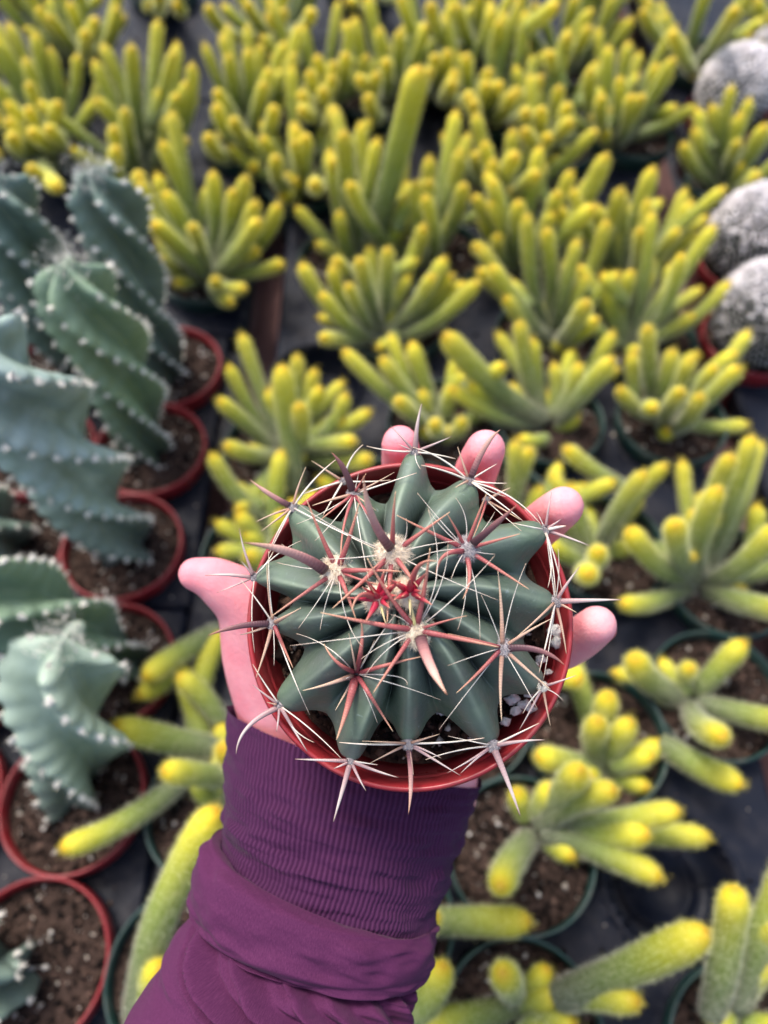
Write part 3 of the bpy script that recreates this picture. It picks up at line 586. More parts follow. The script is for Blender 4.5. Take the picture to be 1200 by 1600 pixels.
# ------------------------------------------------------------------ white spined globes
for j, (uv, R, lab, wht) in enumerate(globes):
    px, py = gpos[j]; root = empty('potted_globe_cactus', (px, py, 0), lab, 'cactus', 'white spined globe cacti at the right')
    link('pot', ME_RED, root, (0, 0, RIM)); link('soil', ME_SOIL[j % 3], root, (0, 0, RIM))
    mb = MB(); n, na = 26, 40; ph = np.linspace(.02, 2.5, n)[:, None]; th = (np.arange(na) * 2 * PI / na)[None]
    rr = R * (1 + .05 * np.cos(13 * th + ph * 6) * np.sin(ph)); C = np.array([0, 0, RIM + R * .62])
    V = np.stack([rr * np.sin(ph) * np.cos(th), rr * np.sin(ph) * np.sin(th), rr * np.cos(ph) * 1.1], -1) + C
    mb.add(V.reshape(-1, 3), grid_quads(n, na)); link('body', mb.mesh('body', M_GLOBE), root)
    kf = np.arange(520); zf = 1 - kf / 520 * 1.5; af = kf * 2.39996; rf_ = np.sqrt(1 - zf ** 2); fd = np.stack([rf_ * np.cos(af), rf_ * np.sin(af), zf], -1); FT = C + fd * R * np.array([1, 1, 1.1])
    top = zf + .35 * fd[:, 1] + np.array([mnoise.noise(Vector(x * 3 + j)) for x in fd]) * 1.2 > (.0 if j == 0 else .62)
    tb_ = MB(); octas(tb_, FT[top] * 1.0 + fd[top] * .0045, .0029); octas(tb_, FT[~top] + fd[~top] * .002, .0014)
    tag(link('spine_tufts', tb_.mesh('spine_tufts', M_WSP, True), root), kind='stuff')
    K = 7000; dv = unit(rng.normal(size=(K, 3))); dv = dv[dv[:, 2] > -.6]; K = len(dv)
    mb = MB(); P = C + dv * R * np.array([1, 1, 1.1]); lump = np.array([mnoise.noise(Vector(x * 5 + j)) for x in dv]); w = (dv[:, 2] + .2 * dv[:, 1] > (.15 if j == 0 else .38) - 1.0 * lump + .15 * rng.normal(size=K))
    dn = unit(dv + rng.normal(size=(K, 3)) * .6)
    blades(mb, P[~w], dn[~w], .0055, .00020, m=0); blades(mb, P[w], dn[w], rng.uniform(.006, .013, w.sum()), .00075, m=1)
    tag(link('spine_coat', mb.mesh('spine_coat', [M_GSP, M_WSP], False), root), kind='stuff')

# ------------------------------------------------------------------ the held barrel cactus
O_ = at(638, 969, .266); AX = unit(-.05 * RX + .20 * RY + 1.0 * RZ); E1 = unit(RX - AX * RX.dot(AX)); E2 = np.cross(AX, E1)
held = empty('held_barrel_cactus', O_, 'spiny dark green barrel cactus in a brick red pot held on the open hand', 'cactus')
def loc(p): return np.asarray(p) - O_                              # held things are stored relative to the pot rim centre
def fr(x, y, h): return x * E1 + y * E2 + h * AX                 # local frame of the pot -> vector
def on_h(u, v, h):                                               # a point at height h above the rim plane
    r = at(u, v, 1.0) - CAM; Q = O_ + AX * h
    return CAM + r * ((Q - CAM).dot(AX) / r.dot(AX))
Rm = np.stack([E1, E2, AX], 1)
def to_world_frame(me):
    v = np.zeros(len(me.vertices) * 3); me.vertices.foreach_get('co', v); v = v.reshape(-1, 3) @ Rm.T; me.vertices.foreach_set('co', v.ravel().astype(np.float32)); me.update()
    return me
HR = .0590
mb = MB(); prof = pot_profile(HR, .092, .016, .0016, .76)
lathe(mb, [(r, z - .092) for r, z in prof], 128)
link('pot', to_world_frame(mb.mesh('pot', M_REDH)), held)
me = soil_mesh(9, M_SOILH, .0520, -.0190, 2600, .003); link('soil', to_world_frame(me), held)
for k in range(46):       # perlite and bark pieces
    if k < 13: u, v = [(868, 985), (872, 1003), (826, 1085), (800, 1092), (820, 1100), (845, 1030), (856, 1050), (790, 1128), (842, 1062), (880, 1010), (806, 1110), (835, 1040), (830, 1108)][k]; P = loc(on_h(u, v, -.0140)); s = random.uniform(.0012, .0022) * (1.4 if k in (0, 1, 3) else 1)
    else:
        a = random.uniform(0, 2 * PI); q = random.uniform(.033, .051); P = fr(q * math.cos(a), q * math.sin(a), -.0180); s = random.uniform(.0008, .0020)
    mb = MB(); n, na = 7, 10; ph = np.linspace(.01, PI - .01, n)[:, None]; th = (np.arange(na) * 2 * PI / na)[None]
    rr = 1 + .22 * rng.normal(size=(n, na)); V = np.stack([rr * np.sin(ph) * np.cos(th) * 1.15, rr * np.sin(ph) * np.sin(th) * .85, rr * np.cos(ph) * .8 + 0 * th], -1) * s
    mb.add(V.reshape(-1, 3), grid_quads(n, na)); perl = k < 13 or random.random() < .45
    link('perlite' if perl else 'bark_chip', mb.mesh('pebble', M_PERL if perl else M_BARK), held, P)

# body
TIPS = [(648, 708, .010), (733, 753, .010), (850, 828, .010), (864, 940, .008), (845, 1073, .002), (770, 1160, .003), (638, 1158, .006), (548, 1187, .005), (438, 1100, .005), (430, 975, .012), (400, 900, .009), (459, 794, .010), (553, 770, .014)]
APEX = on_h(617, 928, .036); ap = (APEX - O_); apx, apy = ap.dot(E1), ap.dot(E2)
rb = []
for u, v, h in TIPS:
    p = on_h(u, v, h) - O_; x, y = p.dot(E1) - apx, p.dot(E2) - apy
    rb.append((math.atan2(y, x), math.hypot(x, y), h))
rb.sort(); nb = len(rb); ang = np.array([r[0] for r in rb]); rad = np.array([r[1] for r in rb]); hz = np.array([r[2] for r in rb])
SUB = 36; ns = 90
angs, tk, Rk, Hk, kk = [], [], [], [], []
for k in range(nb):       # from groove (k-1,k) to groove (k,k+1)
    a0, a1, a2 = ang[k - 1], ang[k], ang[(k + 1) % nb]
    if a0 > a1: a0 -= 2 * PI
    if a2 < a1: a2 += 2 * PI
    g0, g1 = (a0 + a1) / 2, (a1 + a2) / 2
    for j in range(SUB):
        t_ = -1 + 2 * j / SUB
        angs.append(a1 + (t_ * (a1 - g0) if t_ < 0 else t_ * (g1 - a1))); tk.append(t_); kk.append(k)
angs = np.array(angs); tk = np.array(tk); kk = np.array(kk); RK = rad[kk]; HK = hz[kk]
# groove radius shared at rib borders (smooth between neighbours)
Rv_k = np.array([min(rad[k], rad[(k + 1) % nb]) for k in range(nb)]) * .85
Hv_k = np.array([(hz[k] + hz[(k + 1) % nb]) / 2 for k in range(nb)]) + .003
RV = np.where(tk < 0, Rv_k[kk - 1], Rv_k[kk]); HV = np.where(tk < 0, Hv_k[kk - 1], Hv_k[kk])
HTOP = .0375
def crest_rz(s, R, H):
    r = np.where(s <= 1, R * s, R * (1 - (s - 1) * 1.05)); x = np.clip((s - .10) / .90, 0, 1)
    z = np.where(s <= 1, H + (HTOP - H) * (1 - x ** 2.0) - .004 * np.exp(-(s / .10) ** 2), H - .0045 * np.clip((s - 1) / .05, 0, 1) - (s - 1) * .055); return r, z
def valley_r(s, R): return np.where(s <= 1, R * s, R * (1 - (s - 1) * .55))
ss = np.concatenate([np.linspace(0.004, 1, ns), 1 + np.linspace(.02, .55, 22)])
Vv = np.zeros((len(ss), len(angs), 3)); Cw = np.zeros((len(ss), len(angs)))
def sm(x): x = np.clip(x, 0, 1); return x * x * (3 - 2 * x)
for i, s in enumerate(ss):
    rc, zc = crest_rz(np.full_like(RK, s), RK, HK); rv = valley_r(np.full_like(RV, s), RV); zb = crest_rz(np.full_like(RK, s), RK, (HK + HV) / 2)[1]
    wo = sm((s - .60) / .38); at_ = np.abs(tk)
    ci = 1 - at_ ** 2.0
    so = 1 / (1 + (at_ / .52) ** 3.6); s1 = 1 / (1 + (1 / .52) ** 3.6); co = (so - s1) / (1 - s1)
    c = ci * (1 - wo) + co * wo
    r = rv + (rc - rv) * c
    amp = .0095 * sm(s / .55) + .0015
    flank = .42 * at_ ** 1.3 + .58 * at_ ** 4.5                     # rounded rib with a tight groove
    sw = .0010 * np.sin(s * 11 + kk * 2.4) * sm(s * 3) * sm((1.05 - s) * 4)
    zi = zc - amp * flank; zo = zb - .0035 + (zc - zb + .0035) * c
    z = zi * (1 - wo) + zo * wo + sw * (1 - at_ ** 2)
    z = z - .0022 * np.exp(-((1 - at_) / .07)) * sm(s / .2) * (1 - wo)
    spin = .30 * (1 - min(s, 1)) ** 1.5                       # ribs swirl slightly at the crown
    Vv[i] = np.stack([apx + r * np.cos(angs + spin), apy + r * np.sin(angs + spin), z], -1)
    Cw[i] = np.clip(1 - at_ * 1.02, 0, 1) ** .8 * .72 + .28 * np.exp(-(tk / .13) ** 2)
W_ = Vv.reshape(-1, 3) @ Rm.T
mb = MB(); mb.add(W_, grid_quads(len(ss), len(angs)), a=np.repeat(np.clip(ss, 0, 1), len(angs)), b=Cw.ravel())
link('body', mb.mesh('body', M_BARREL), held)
FINE = Vv.reshape(-1, 3)
def surf_h(u, v, miss=.006):
    """height of the body surface under a photo point: march the pot frame"""
    best = None
    for h in np.linspace(.042, .0, 43):
        p = on_h(u, v, h) - O_; x, y = p.dot(E1), p.dot(E2)
        d2 = (FINE[:, 0] - x) ** 2 + (FINE[:, 1] - y) ** 2; k = np.argmin(d2)
        if d2[k] < 9e-6:
            zc = FINE[(d2 < d2[k] + 2e-6)][:, 2].max()
            if zc >= h: return h
    return miss

BC = 5
_q = W_ + O_ - CAM; _d = -(_q @ RZ); _u = ((600 + F * (_q @ RX) / _d) / BC).astype(int); _v = ((800 - F * (_q @ RY) / _d) / BC).astype(int)
BUF = np.full((1200 // BC + 1, 1600 // BC + 1), 9.0); np.minimum.at(BUF, (_u, _v), _d)
def body_depth(u, v):
    i = np.clip((u / BC).astype(int), 1, BUF.shape[0] - 2); j = np.clip((v / BC).astype(int), 1, BUF.shape[1] - 2)
    return np.min([BUF[i + a, j + b] for a in (-1, 0, 1) for b in (-1, 0, 1)], axis=0)
def areole(u, v, size, wool, h=None, n=None):
    hh = surf_h(u, v) if h is None else h
    c = on_h(u, v, hh); r = size / F * .24 * .60
    mb = MB(); k = int(300 + size * 34); dv = unit(rng.normal(size=(k, 3)) + AX * .5)
    nn_, na = 9, 14; ph = np.linspace(.02, PI, nn_)[:, None]; th = (np.arange(na) * 2 * PI / na)[None]; rr = r * (.86 + .12 * rng.random((nn_, na)))
    V = np.stack([rr * np.sin(ph) * np.cos(th), rr * np.sin(ph) * np.sin(th), rr * np.cos(ph) * .55 + 0 * th], -1).reshape(-1, 3) @ Rm.T
    mb.add(V, grid_quads(nn_, na))
    sq = dv - AX * (dv @ AX)[:, None] * .45
    blades(mb, sq * r * .86, unit(dv + rng.normal(size=(k, 3)) * .9), rng.uniform(.22, .42, k) * r, .00009)
    o = link('areole', mb.mesh('areole', wool, False), held, loc(c)); return o, c, hh
MS = dict(b=M_SPB, r=M_SPR, g=M_SPG, d=M_SPD, t=M_SPT, w=M_SPW, c=M_SPC, y=M_SPY)
TW = dict(b=9, r=6.5, g=6.5, d=10, t=5, w=2.3, c=11, y=5)
LB = dict(b='reddish brown hooked central spine', r='red spine', g='weathered grey pink spine', d='dark purple spine', t='tan spine', w='thin white bristle', c='short crimson young spine', y='short yellow young spine')
VIEW = RZ
def spine(ar, kind, tip, ctrl=None, w=None, lift=None, start=None):
    o, c, hh = ar; w = (w or TW[kind]) * (.74 if kind == 'w' else .88)
    cd = -(c - CAM).dot(RZ) - (.0015 if hh > .02 else 0)
    lift = {'b': .014, 'd': .010, 'r': .005, 'g': .003, 't': .002, 'w': .0025, 'c': .006, 'y': .005}[kind] if lift is None else lift
    def clear(u_, v_, d_, gap):
        h_ = surf_h(u_, v_, miss=None)
        return d_ if h_ is None else min(d_, -(on_h(u_, v_, h_) - CAM).dot(RZ) - gap)
    T = at(tip[0], tip[1], clear(tip[0], tip[1], cd - lift, .0035))
    p0 = c if start is None else at(start[0], start[1], cd - .001)
    du = unit(T - p0); p0 = p0 + du * .0012
    if ctrl is None:
        mid = (p0 + T) / 2 + AX * np.linalg.norm(T - p0) * (.10 if kind in 'w' else .06); mid = mid + np.cross(du, AX) * np.linalg.norm(T - p0) * rng.normal() * (.075 if kind == 'w' else .03)
    else: mid = at(ctrl[0], ctrl[1], cd - lift * .75)
    n = 22; P = bez(p0, mid, T, n); x = np.linspace(0, 1, n); R0 = w / F * .25 / 2
    q = P - CAM; dp = -(q @ RZ); uu = 600 + F * (q @ RX) / dp; vv = 800 - F * (q @ RY) / dp
    need = np.maximum(0, dp - (body_depth(uu, vv) - .0007 - R0)) * np.clip(x * 6, 0, 1)
    for _ in range(3): need = np.maximum(need, np.convolve(np.pad(need, 2, 'edge'), np.ones(5) / 5, 'valid'))
    need = np.convolve(np.pad(need, 2, 'edge'), np.ones(5) / 5, 'valid') + 0
    P = CAM + q * ((dp - need) / dp)[:, None]
    if kind == 'w': R = R0 * (1 - .65 * x ** 1.5)
    elif kind in 'bd': R = R0 * (1.2 - .62 * x) * np.clip((1.01 - x) * 2.6, 0, 1) ** .7
    else: R = R0 * (1.1 - .95 * x ** 1.15)
    mb = MB(); tube(mb, P - c, R, 6 if kind == 'w' else 10, flat=.55 if kind in 'bd' else .8, ref=VIEW)
    # frames() makes the first axis perpendicular to VIEW, so the broad face of a spine looks outward
    s = link('bristle' if kind == 'w' else 'spine', mb.mesh('spine', MS[kind]), o)
    if kind != 'r': s['label'] = LB[kind]
    return s
A_ = areole
def grp(ar, items):
    for it in items: spine(ar, *it[:2], **(it[2] if len(it) > 2 else {}))
a = A_(527, 892, 46, M_WOOL)
grp(a, [('b', (380, 848), dict(ctrl=(462, 856), w=17, start=(512, 893), lift=.018)), ('r', (479, 780), dict(w=9)), ('r', (561, 786), dict(w=10, ctrl=(548, 840), lift=.008)), ('r', (423, 964), dict(w=8)), ('r', (556, 968), dict(w=9)), ('r', (628, 893), dict(w=9)), ('r', (600, 915), dict(w=5)),
        ('w', (433, 879)), ('w', (466, 982)), ('w', (566, 1010), dict(ctrl=(536, 978))), ('w', (560, 800), dict(w=4)), ('w', (500, 985)), ('w', (440, 850))])
a = A_(613, 865, 50, M_WOOL)
grp(a, [('b', (568, 744), dict(ctrl=(572, 812), w=14, start=(612, 861), lift=.020)), ('r', (618, 768), dict(w=9, lift=.010)), ('r', (703, 800), dict(w=9)), ('r', (653, 917), dict(w=9, lift=.009)), ('r', (519, 951), dict(w=9)), ('r', (605, 974), dict(w=9)), ('r', (575, 895), dict(w=6)),
        ('w', (463, 785)), ('w', (500, 874)), ('w', (716, 845)), ('w', (779, 938)), ('w', (635, 810), dict(ctrl=(640, 850))), ('w', (636, 900)), ('w', (590, 958)), ('w', (560, 778))])
a = A_(728, 858, 36, M_GWOOL)
grp(a, [('d', (808, 789), dict(ctrl=(765, 828), w=12, start=(736, 852), lift=.014)), ('r', (760, 772), dict(w=8)), ('r', (813, 834), dict(w=7)), ('r', (827, 921), dict(w=8)), ('r', (723, 936), dict(w=9, ctrl=(742, 905))), ('r', (682, 905), dict(w=9, ctrl=(680, 858))), ('r', (620, 805), dict(w=8)), ('r', (698, 802), dict(w=6)),
        ('w', (652, 770)), ('w', (669, 795), dict(ctrl=(690, 830))), ('w', (712, 778), dict(ctrl=(736, 808))), ('w', (774, 866)), ('w', (750, 1000), dict(ctrl=(750, 925))), ('w', (715, 985), dict(ctrl=(735, 925))), ('w', (640, 877)), ('w', (773, 800)), ('w', (705, 905))])
a = A_(650, 985, 48, M_WOOL)
grp(a, [('b', (699, 1086), dict(ctrl=(668, 1040), w=17, start=(655, 992), lift=.020)), ('r', (501, 957), dict(w=10)), ('r', (779, 1011), dict(w=10)), ('r', (583, 1083), dict(w=9)), ('r', (574, 872), dict(w=9, ctrl=(600, 925), lift=.009)), ('r', (672, 857), dict(w=10, lift=.010)), ('r', (730, 962), dict(w=5)),
        ('w', (453, 1009), dict(ctrl=(550, 997))), ('w', (564, 1030)), ('w', (669, 797), dict(ctrl=(706, 900))), ('w', (773, 868)), ('w', (571, 1055), dict(ctrl=(600, 1010))), ('y', (642, 938), dict(w=6)), ('w', (610, 960)), ('w', (700, 850), dict(ctrl=(700, 915)))])
a = A_(785, 1012, 26, M_GWOOL)
grp(a, [('t', (778, 892), dict(w=8)), ('d', (883, 1040), dict(ctrl=(848, 1006), w=11, lift=.006)), ('t', (860, 1077), dict(w=7)), ('t', (784, 1127), dict(w=8)), ('r', (713, 1083), dict(w=8)), ('t', (863, 966), dict(w=6)), ('r', (700, 990), dict(w=6)),
        ('w', (822, 880)), ('w', (686, 1140)), ('w', (752, 930)), ('w', (840, 1108)), ('w', (700, 1040))])
a = A_(557, 1053, 26, M_GWOOL)
grp(a, [('r', (526, 1156), dict(w=15, lift=.008, ctrl=(545, 1105))), ('r', (506, 1006), dict(w=8, ctrl=(522, 1040))), ('r', (564, 967), dict(w=9, ctrl=(570, 1000))), ('r', (659, 1026), dict(w=8)), ('t', (473, 1079), dict(w=8)), ('t', (524, 1110), dict(w=6)), ('r', (614, 1143), dict(w=8)), ('t', (545, 990), dict(w=4)),
        ('w', (689, 1094)), ('w', (618, 960), dict(w=3)), ('w', (636, 1070), dict(ctrl=(640, 1052))), ('w', (463, 990)), ('w', (510, 1070)), ('w', (590, 1130)), ('w', (585, 1000))])
# crown: two woolly young areoles with crimson spines
a = A_(592, 935, 42, M_WOOL, h=.037)
grp(a, [('r', (550, 955), dict(ctrl=(556, 915), w=11, lift=.011)), ('c', (572, 970), dict(w=13)), ('c', (600, 893), dict(w=14)), ('c', (626, 908), dict(w=14)), ('c', (572, 906), dict(w=10)), ('c', (543, 934), dict(w=11)), ('c', (612, 915), dict(w=13)), ('c', (566, 917), dict(w=9)), ('y', (603, 975), dict(w=5)), ('y', (578, 915), dict(w=5)), ('c', (609, 950), dict(w=10)), ('c', (585, 925), dict(w=12)), ('c', (620, 930), dict(w=12))])
a = A_(640, 925, 44, M_WOOL, h=.038)
grp(a, [('r', (683, 877), dict(ctrl=(645, 870), w=11, lift=.012)), ('c', (665, 896), dict(w=13)), ('c', (675, 945), dict(w=11)), ('c', (616, 937), dict(w=13)), ('c', (640, 905), dict(w=14, lift=.010)), ('c', (620, 912), dict(w=11)), ('y', (641, 962), dict(w=6)), ('c', (658, 923), dict(w=10)), ('c', (657, 934), dict(w=11)), ('c', (628, 932), dict(w=12)), ('c', (608, 905), dict(w=12))])
# rib ends
a = A_(648, 706, 15, M_GWOOL)
grp(a, [('g', (659, 631), dict(w=10, ctrl=(650, 665), lift=.004)), ('g', (610, 665), dict(w=5)), ('g', (706, 682), dict(w=5)), ('w', (573, 697), dict(w=4)), ('w', (712, 717), dict(w=4)), ('g', (620, 693), dict(w=4)), ('w', (657, 733))])
a = A_(733, 751, 17, M_GWOOL)
grp(a, [('b', (782, 671), dict(w=11, ctrl=(756, 690), lift=.006)), ('t', (715, 698), dict(w=5)), ('w', (776, 725), dict(w=4)), ('w', (792, 755), dict(w=4)), ('w', (658, 727), dict(w=5)), ('w', (645, 699), dict(w=5)), ('w', (817, 814), dict(w=4)), ('w', (846, 821), dict(w=4)), ('t', (711, 762), dict(w=5)), ('w', (790, 776), dict(w=4))])
a = A_(760, 782, 12, M_GWOOL, h=.004)
grp(a, [('t', (798, 762), dict(w=6)), ('r', (740, 838), dict(w=5)), ('t', (812, 812), dict(w=4)), ('w', (815, 830))])
a = A_(852, 828, 15, M_GWOOL)
grp(a, [('g', (862, 769), dict(w=5)), ('g', (877, 811), dict(w=5)), ('w', (884, 822), dict(w=8)), ('g', (922, 853), dict(w=6)), ('w', (868, 928), dict(w=4)), ('w', (878, 925), dict(w=4)), ('w', (856, 918), dict(w=4)), ('w', (800, 817), dict(w=4)), ('w', (838, 800))])
a = A_(868, 940, 19, M_GWOOL)
grp(a, [('g', (971, 937), dict(w=10, lift=.003)), ('g', (906, 885), dict(w=7)), ('t', (901, 957), dict(w=5)), ('t', (885, 1022), dict(w=6)), ('w', (842, 1052), dict(w=5)), ('w', (853, 832), dict(w=3.5, ctrl=(860, 885))), ('t', (795, 1006), dict(w=5)), ('w', (872, 858)), ('w', (849, 1062), dict(w=3))])
a = A_(848, 1073, 15, M_TUFT, h=.004)
grp(a, [('g', (901, 1055), dict(w=5)), ('t', (860, 1134), dict(w=5)), ('g', (811, 1141), dict(w=5)), ('w', (817, 1115), dict(w=4)), ('t', (835, 1052), dict(w=4)), ('w', (880, 1095))])
a = A_(770, 1165, 19, M_GWOOL)
grp(a, [('g', (813, 1275), dict(w=12, lift=.004)), ('g', (851, 1156), dict(w=8)), ('w', (842, 1130), dict(w=5)), ('w', (665, 1187), dict(w=4)), ('g', (698, 1208), dict(w=5)), ('g', (719, 1209), dict(w=5)), ('w', (700, 1150), dict(w=3))])
a = A_(638, 1162, 19, M_GWOOL)
grp(a, [('b', (638, 1273), dict(w=9, lift=.003)), ('w', (757, 1153), dict(w=5)), ('w', (530, 1160), dict(w=5)), ('t', (566, 1158), dict(w=5)), ('t', (579, 1192), dict(w=5)), ('g', (720, 1212), dict(w=6)), ('t', (687, 1147), dict(w=5)), ('t', (646, 1211), dict(w=5)), ('g', (690, 1185), dict(w=5))])
a = A_(548, 1189, 13, M_GWOOL)
grp(a, [('g', (461, 1186), dict(w=7)), ('g', (521, 1284), dict(w=10, lift=.003)), ('g', (572, 1236), dict(w=6)), ('g', (623, 1215), dict(w=7)), ('g', (521, 1201), dict(w=5)), ('w', (590, 1195), dict(w=4))])
a = A_(437, 1102, 15, M_GWOOL)
grp(a, [('g', (369, 1178), dict(w=10, ctrl=(372, 1132), lift=.004)), ('g', (395, 1070), dict(w=5)), ('t', (417, 1097), dict(w=4)), ('g', (432, 1143), dict(w=5)), ('g', (480, 1174), dict(w=7)), ('w', (491, 1160), dict(w=4)), ('w', (395, 1038), dict(w=4)), ('w', (534, 1186), dict(w=3.5))])
a = A_(427, 974, 19, M_GWOOL)
grp(a, [('d', (325, 993), dict(w=11, ctrl=(375, 973), lift=.006)), ('t', (375, 992), dict(w=6)), ('t', (400, 1059), dict(w=7)), ('r', (458, 1044), dict(w=8)), ('t', (470, 950), dict(w=7)), ('w', (376, 906), dict(w=4)), ('t', (417, 880), dict(w=5)), ('w', (420, 861), dict(w=3)), ('w', (484, 1117), dict(w=3.5)), ('w', (428, 1040))])
a = A_(397, 902, 13, M_GWOOL)
grp(a, [('g', (321, 899), dict(w=8, lift=.002)), ('g', (339, 926), dict(w=4)), ('g', (374, 826), dict(w=6)), ('g', (377, 877), dict(w=5)), ('w', (427, 862), dict(w=4)), ('w', (398, 1020), dict(w=3)), ('w', (470, 845), dict(w=3))])
a = A_(457, 793, 17, M_GWOOL)
grp(a, [('b', (390, 749), dict(w=10, lift=.005)), ('t', (478, 730), dict(w=5)), ('t', (399, 816), dict(w=5)), ('t', (408, 830), dict(w=5)), ('w', (525, 718), dict(w=5)), ('w', (594, 861), dict(w=4)), ('w', (422, 858), dict(w=4)), ('w', (419, 868), dict(w=3))])
a = A_(553, 772, 22, M_GWOOL)
grp(a, [('d', (518, 707), dict(w=12, ctrl=(540, 728), lift=.008)), ('t', (488, 790), dict(w=6)), ('r', (499, 814), dict(w=6)), ('t', (616, 738), dict(w=4)), ('w', (651, 739), dict(w=4)), ('r', (533, 885), dict(w=6)), ('r', (640, 895), dict(w=5)), ('w', (463, 819)), ('w', (492, 845)), ('t', (588, 798), dict(w=3)), ('r', (572, 740), dict(w=5)), ('w', (576, 905), dict(w=2.5)), ('w', (560, 740))])
a = A_(536, 752, 12, M_GWOOL, h=.004)
grp(a, [('t', (487, 720), dict(w=5)), ('w', (567, 695), dict(w=5)), ('w', (473, 772), dict(w=5)), ('w', (610, 750), dict(w=4)), ('w', (505, 805), dict(w=5))])

# ------------------------------------------------------------------ the hand and sleeve of the person holding it
person = empty('person', at(560, 1250, .33), 'left hand in a purple long sleeve, fingers spread round the held red pot', 'person')
PO = at(560, 1250, .33)
def pf(alpha, r, t): a = math.radians(alpha); return O_ + fr(r * math.cos(a), r * math.sin(a), -t)
chains = []
def finger(al, pts, radii): chains.append(([pf(a_, r_, t_) for a_, r_, t_ in pts], radii))
finger(92, [(92.5, .0712, .017), (92.5, .0690, .034), (93, .0640, .056), (96, .048, .082), (108, .030, .100)], [.0076, .0086, .0092, .0100, .012])
finger(65, [(65.5, .0735, .012), (66, .0700, .032), (66, .0640, .056), (68, .044, .090), (80, .026, .104)], [.0080, .0091, .0096, .0105, .012])
finger(37, [(36.5, .0755, .018), (37, .0720, .036), (37, .0655, .056), (34, .046, .086), (40, .026, .104)], [.0082, .0093, .0098, .0106, .012])
finger(0, [(-.5, .0735, .028), (-5, .0690, .044), (-10, .0620, .060), (-16, .046, .084), (-20, .028, .102)], [.0079, .0089, .0092, .0098, .012])
chains.append(([at(305, 897, .308), at(340, 909, .311), at(388, 950, .319), at(412, 1030, .331), at(440, 1120, .340)], [.0072, .0102, .0140, .0180, .0190]))
for p, q, r0, r1 in [((560, 940), (470, 1110), .014, .019), ((620, 920), (560, 1120), .013, .017), ((690, 930), (640, 1130), .013, .017), ((740, 980), (700, 1170), .013, .016),
                     ((440, 1120), (470, 1230), .019, .020), ((560, 1120), (560, 1240), .019, .021), ((640, 1130), (640, 1250), .018, .020), ((702, 1165), (690, 1240), .0140, .016), ((470, 1230), (450, 1330), .020, .024), ((590, 1240), (540, 1360), .022, .024)]:
    d0 = .375 - (p[1] - 920) * .00013; d1 = .375 - (q[1] - 920) * .00013
    chains.append(([at(*p, d0), at((p[0] + q[0]) / 2, (p[1] + q[1]) / 2, (d0 + d1) / 2), at(*q, d1)], [r0, (r0 + r1) / 2, r1]))
mb = MB()
for pts, radii in chains:
    pts = np.array(pts); radii = np.array(radii)
    # dense samples, spheres merged by the remesh into one continuous skin
    s = np.linspace(0, len(pts) - 1, (len(pts) - 1) * 12 + 1); idx = np.arange(len(pts))
    def cr(x, k):   # smooth interpolation
        i = min(int(x), len(pts) - 2); f = x - i; p0, p1, p2, p3 = k[max(i - 1, 0)], k[i], k[i + 1], k[min(i + 2, len(pts) - 1)]
        return .5 * (2 * p1 + (p2 - p0) * f + (2 * p0 - 5 * p1 + 4 * p2 - p3) * f * f + (3 * p1 - p0 - 3 * p2 + p3) * f ** 3)
    C = np.array([cr(x, pts) for x in s]); Rr = np.array([cr(x, radii) for x in s])
    ext = unit(C[0] - C[1]); r0 = Rr[0]; aa = np.linspace(0, PI / 2, 8)[1:][::-1]
    C = np.vstack([[C[0] + ext * r0 * math.sin(a_) for a_ in aa], C]); Rr = np.concatenate([[max(r0 * math.cos(a_), .0004) for a_ in aa], Rr])
    ext = unit(C[-1] - C[-2]); r0 = Rr[-1]; aa = np.linspace(0, PI / 2, 8)[1:]
    C = np.vstack([C, [C[-1] + ext * r0 * math.sin(a_) for a_ in aa]]); Rr = np.concatenate([Rr, [max(r0 * math.cos(a_), .0004) for a_ in aa]])
    tube(mb, C - PO, Rr, 24)
me = mb.mesh('hand', M_SKIN); tmp = link('hand', me)
md = tmp.modifiers.new('r', 'REMESH'); md.mode = 'VOXEL'; md.voxel_size = .0013; md.use_smooth_shade = True
md = tmp.modifiers.new('s', 'SMOOTH'); md.factor = .6; md.iterations = 14
dg = bpy.context.evaluated_depsgraph_get(); me2 = D.meshes.new_from_object(tmp.evaluated_get(dg)); D.objects.remove(tmp)
me2.materials.clear(); me2.materials.append(M_SKIN)
for p in me2.polygons: p.use_smooth = True
link('hand', me2, person)
for q, sc in ((0, .0076), (1, .0080), (2, .0082), (3, .0078)):
    ch, rd = chains[q]; ax0 = unit(ch[0] - ch[1]); c0 = ch[0] * .72 + ch[1] * .28; ra = c0 - (O_ + AX * (c0 - O_).dot(AX)); ra = unit(ra - ax0 * ra.dot(ax0)); sdv = np.cross(ax0, ra)
    gx, gy = np.meshgrid(np.linspace(-1, 1, 11), np.linspace(-1, 1, 11), indexing='ij'); R_ = rd[0] * .985; sh = np.sqrt(np.clip(1 - .3 * gy ** 4, .3, 1)); an = gx * sh * .72
    V = c0 + (R_ * np.sin(an))[..., None] * sdv + (R_ * np.cos(an) + .0002)[..., None] * ra + (gy * sc * .72)[..., None] * ax0
    mb = MB(); mb.add((V - PO).reshape(-1, 3), grid_quads(11, 11, False)); mb.add((V - PO - ra * .0006).reshape(-1, 3), grid_quads(11, 11, False)[:, ::-1]); link('fingernail', mb.mesh('fingernail', M_NAIL), person)

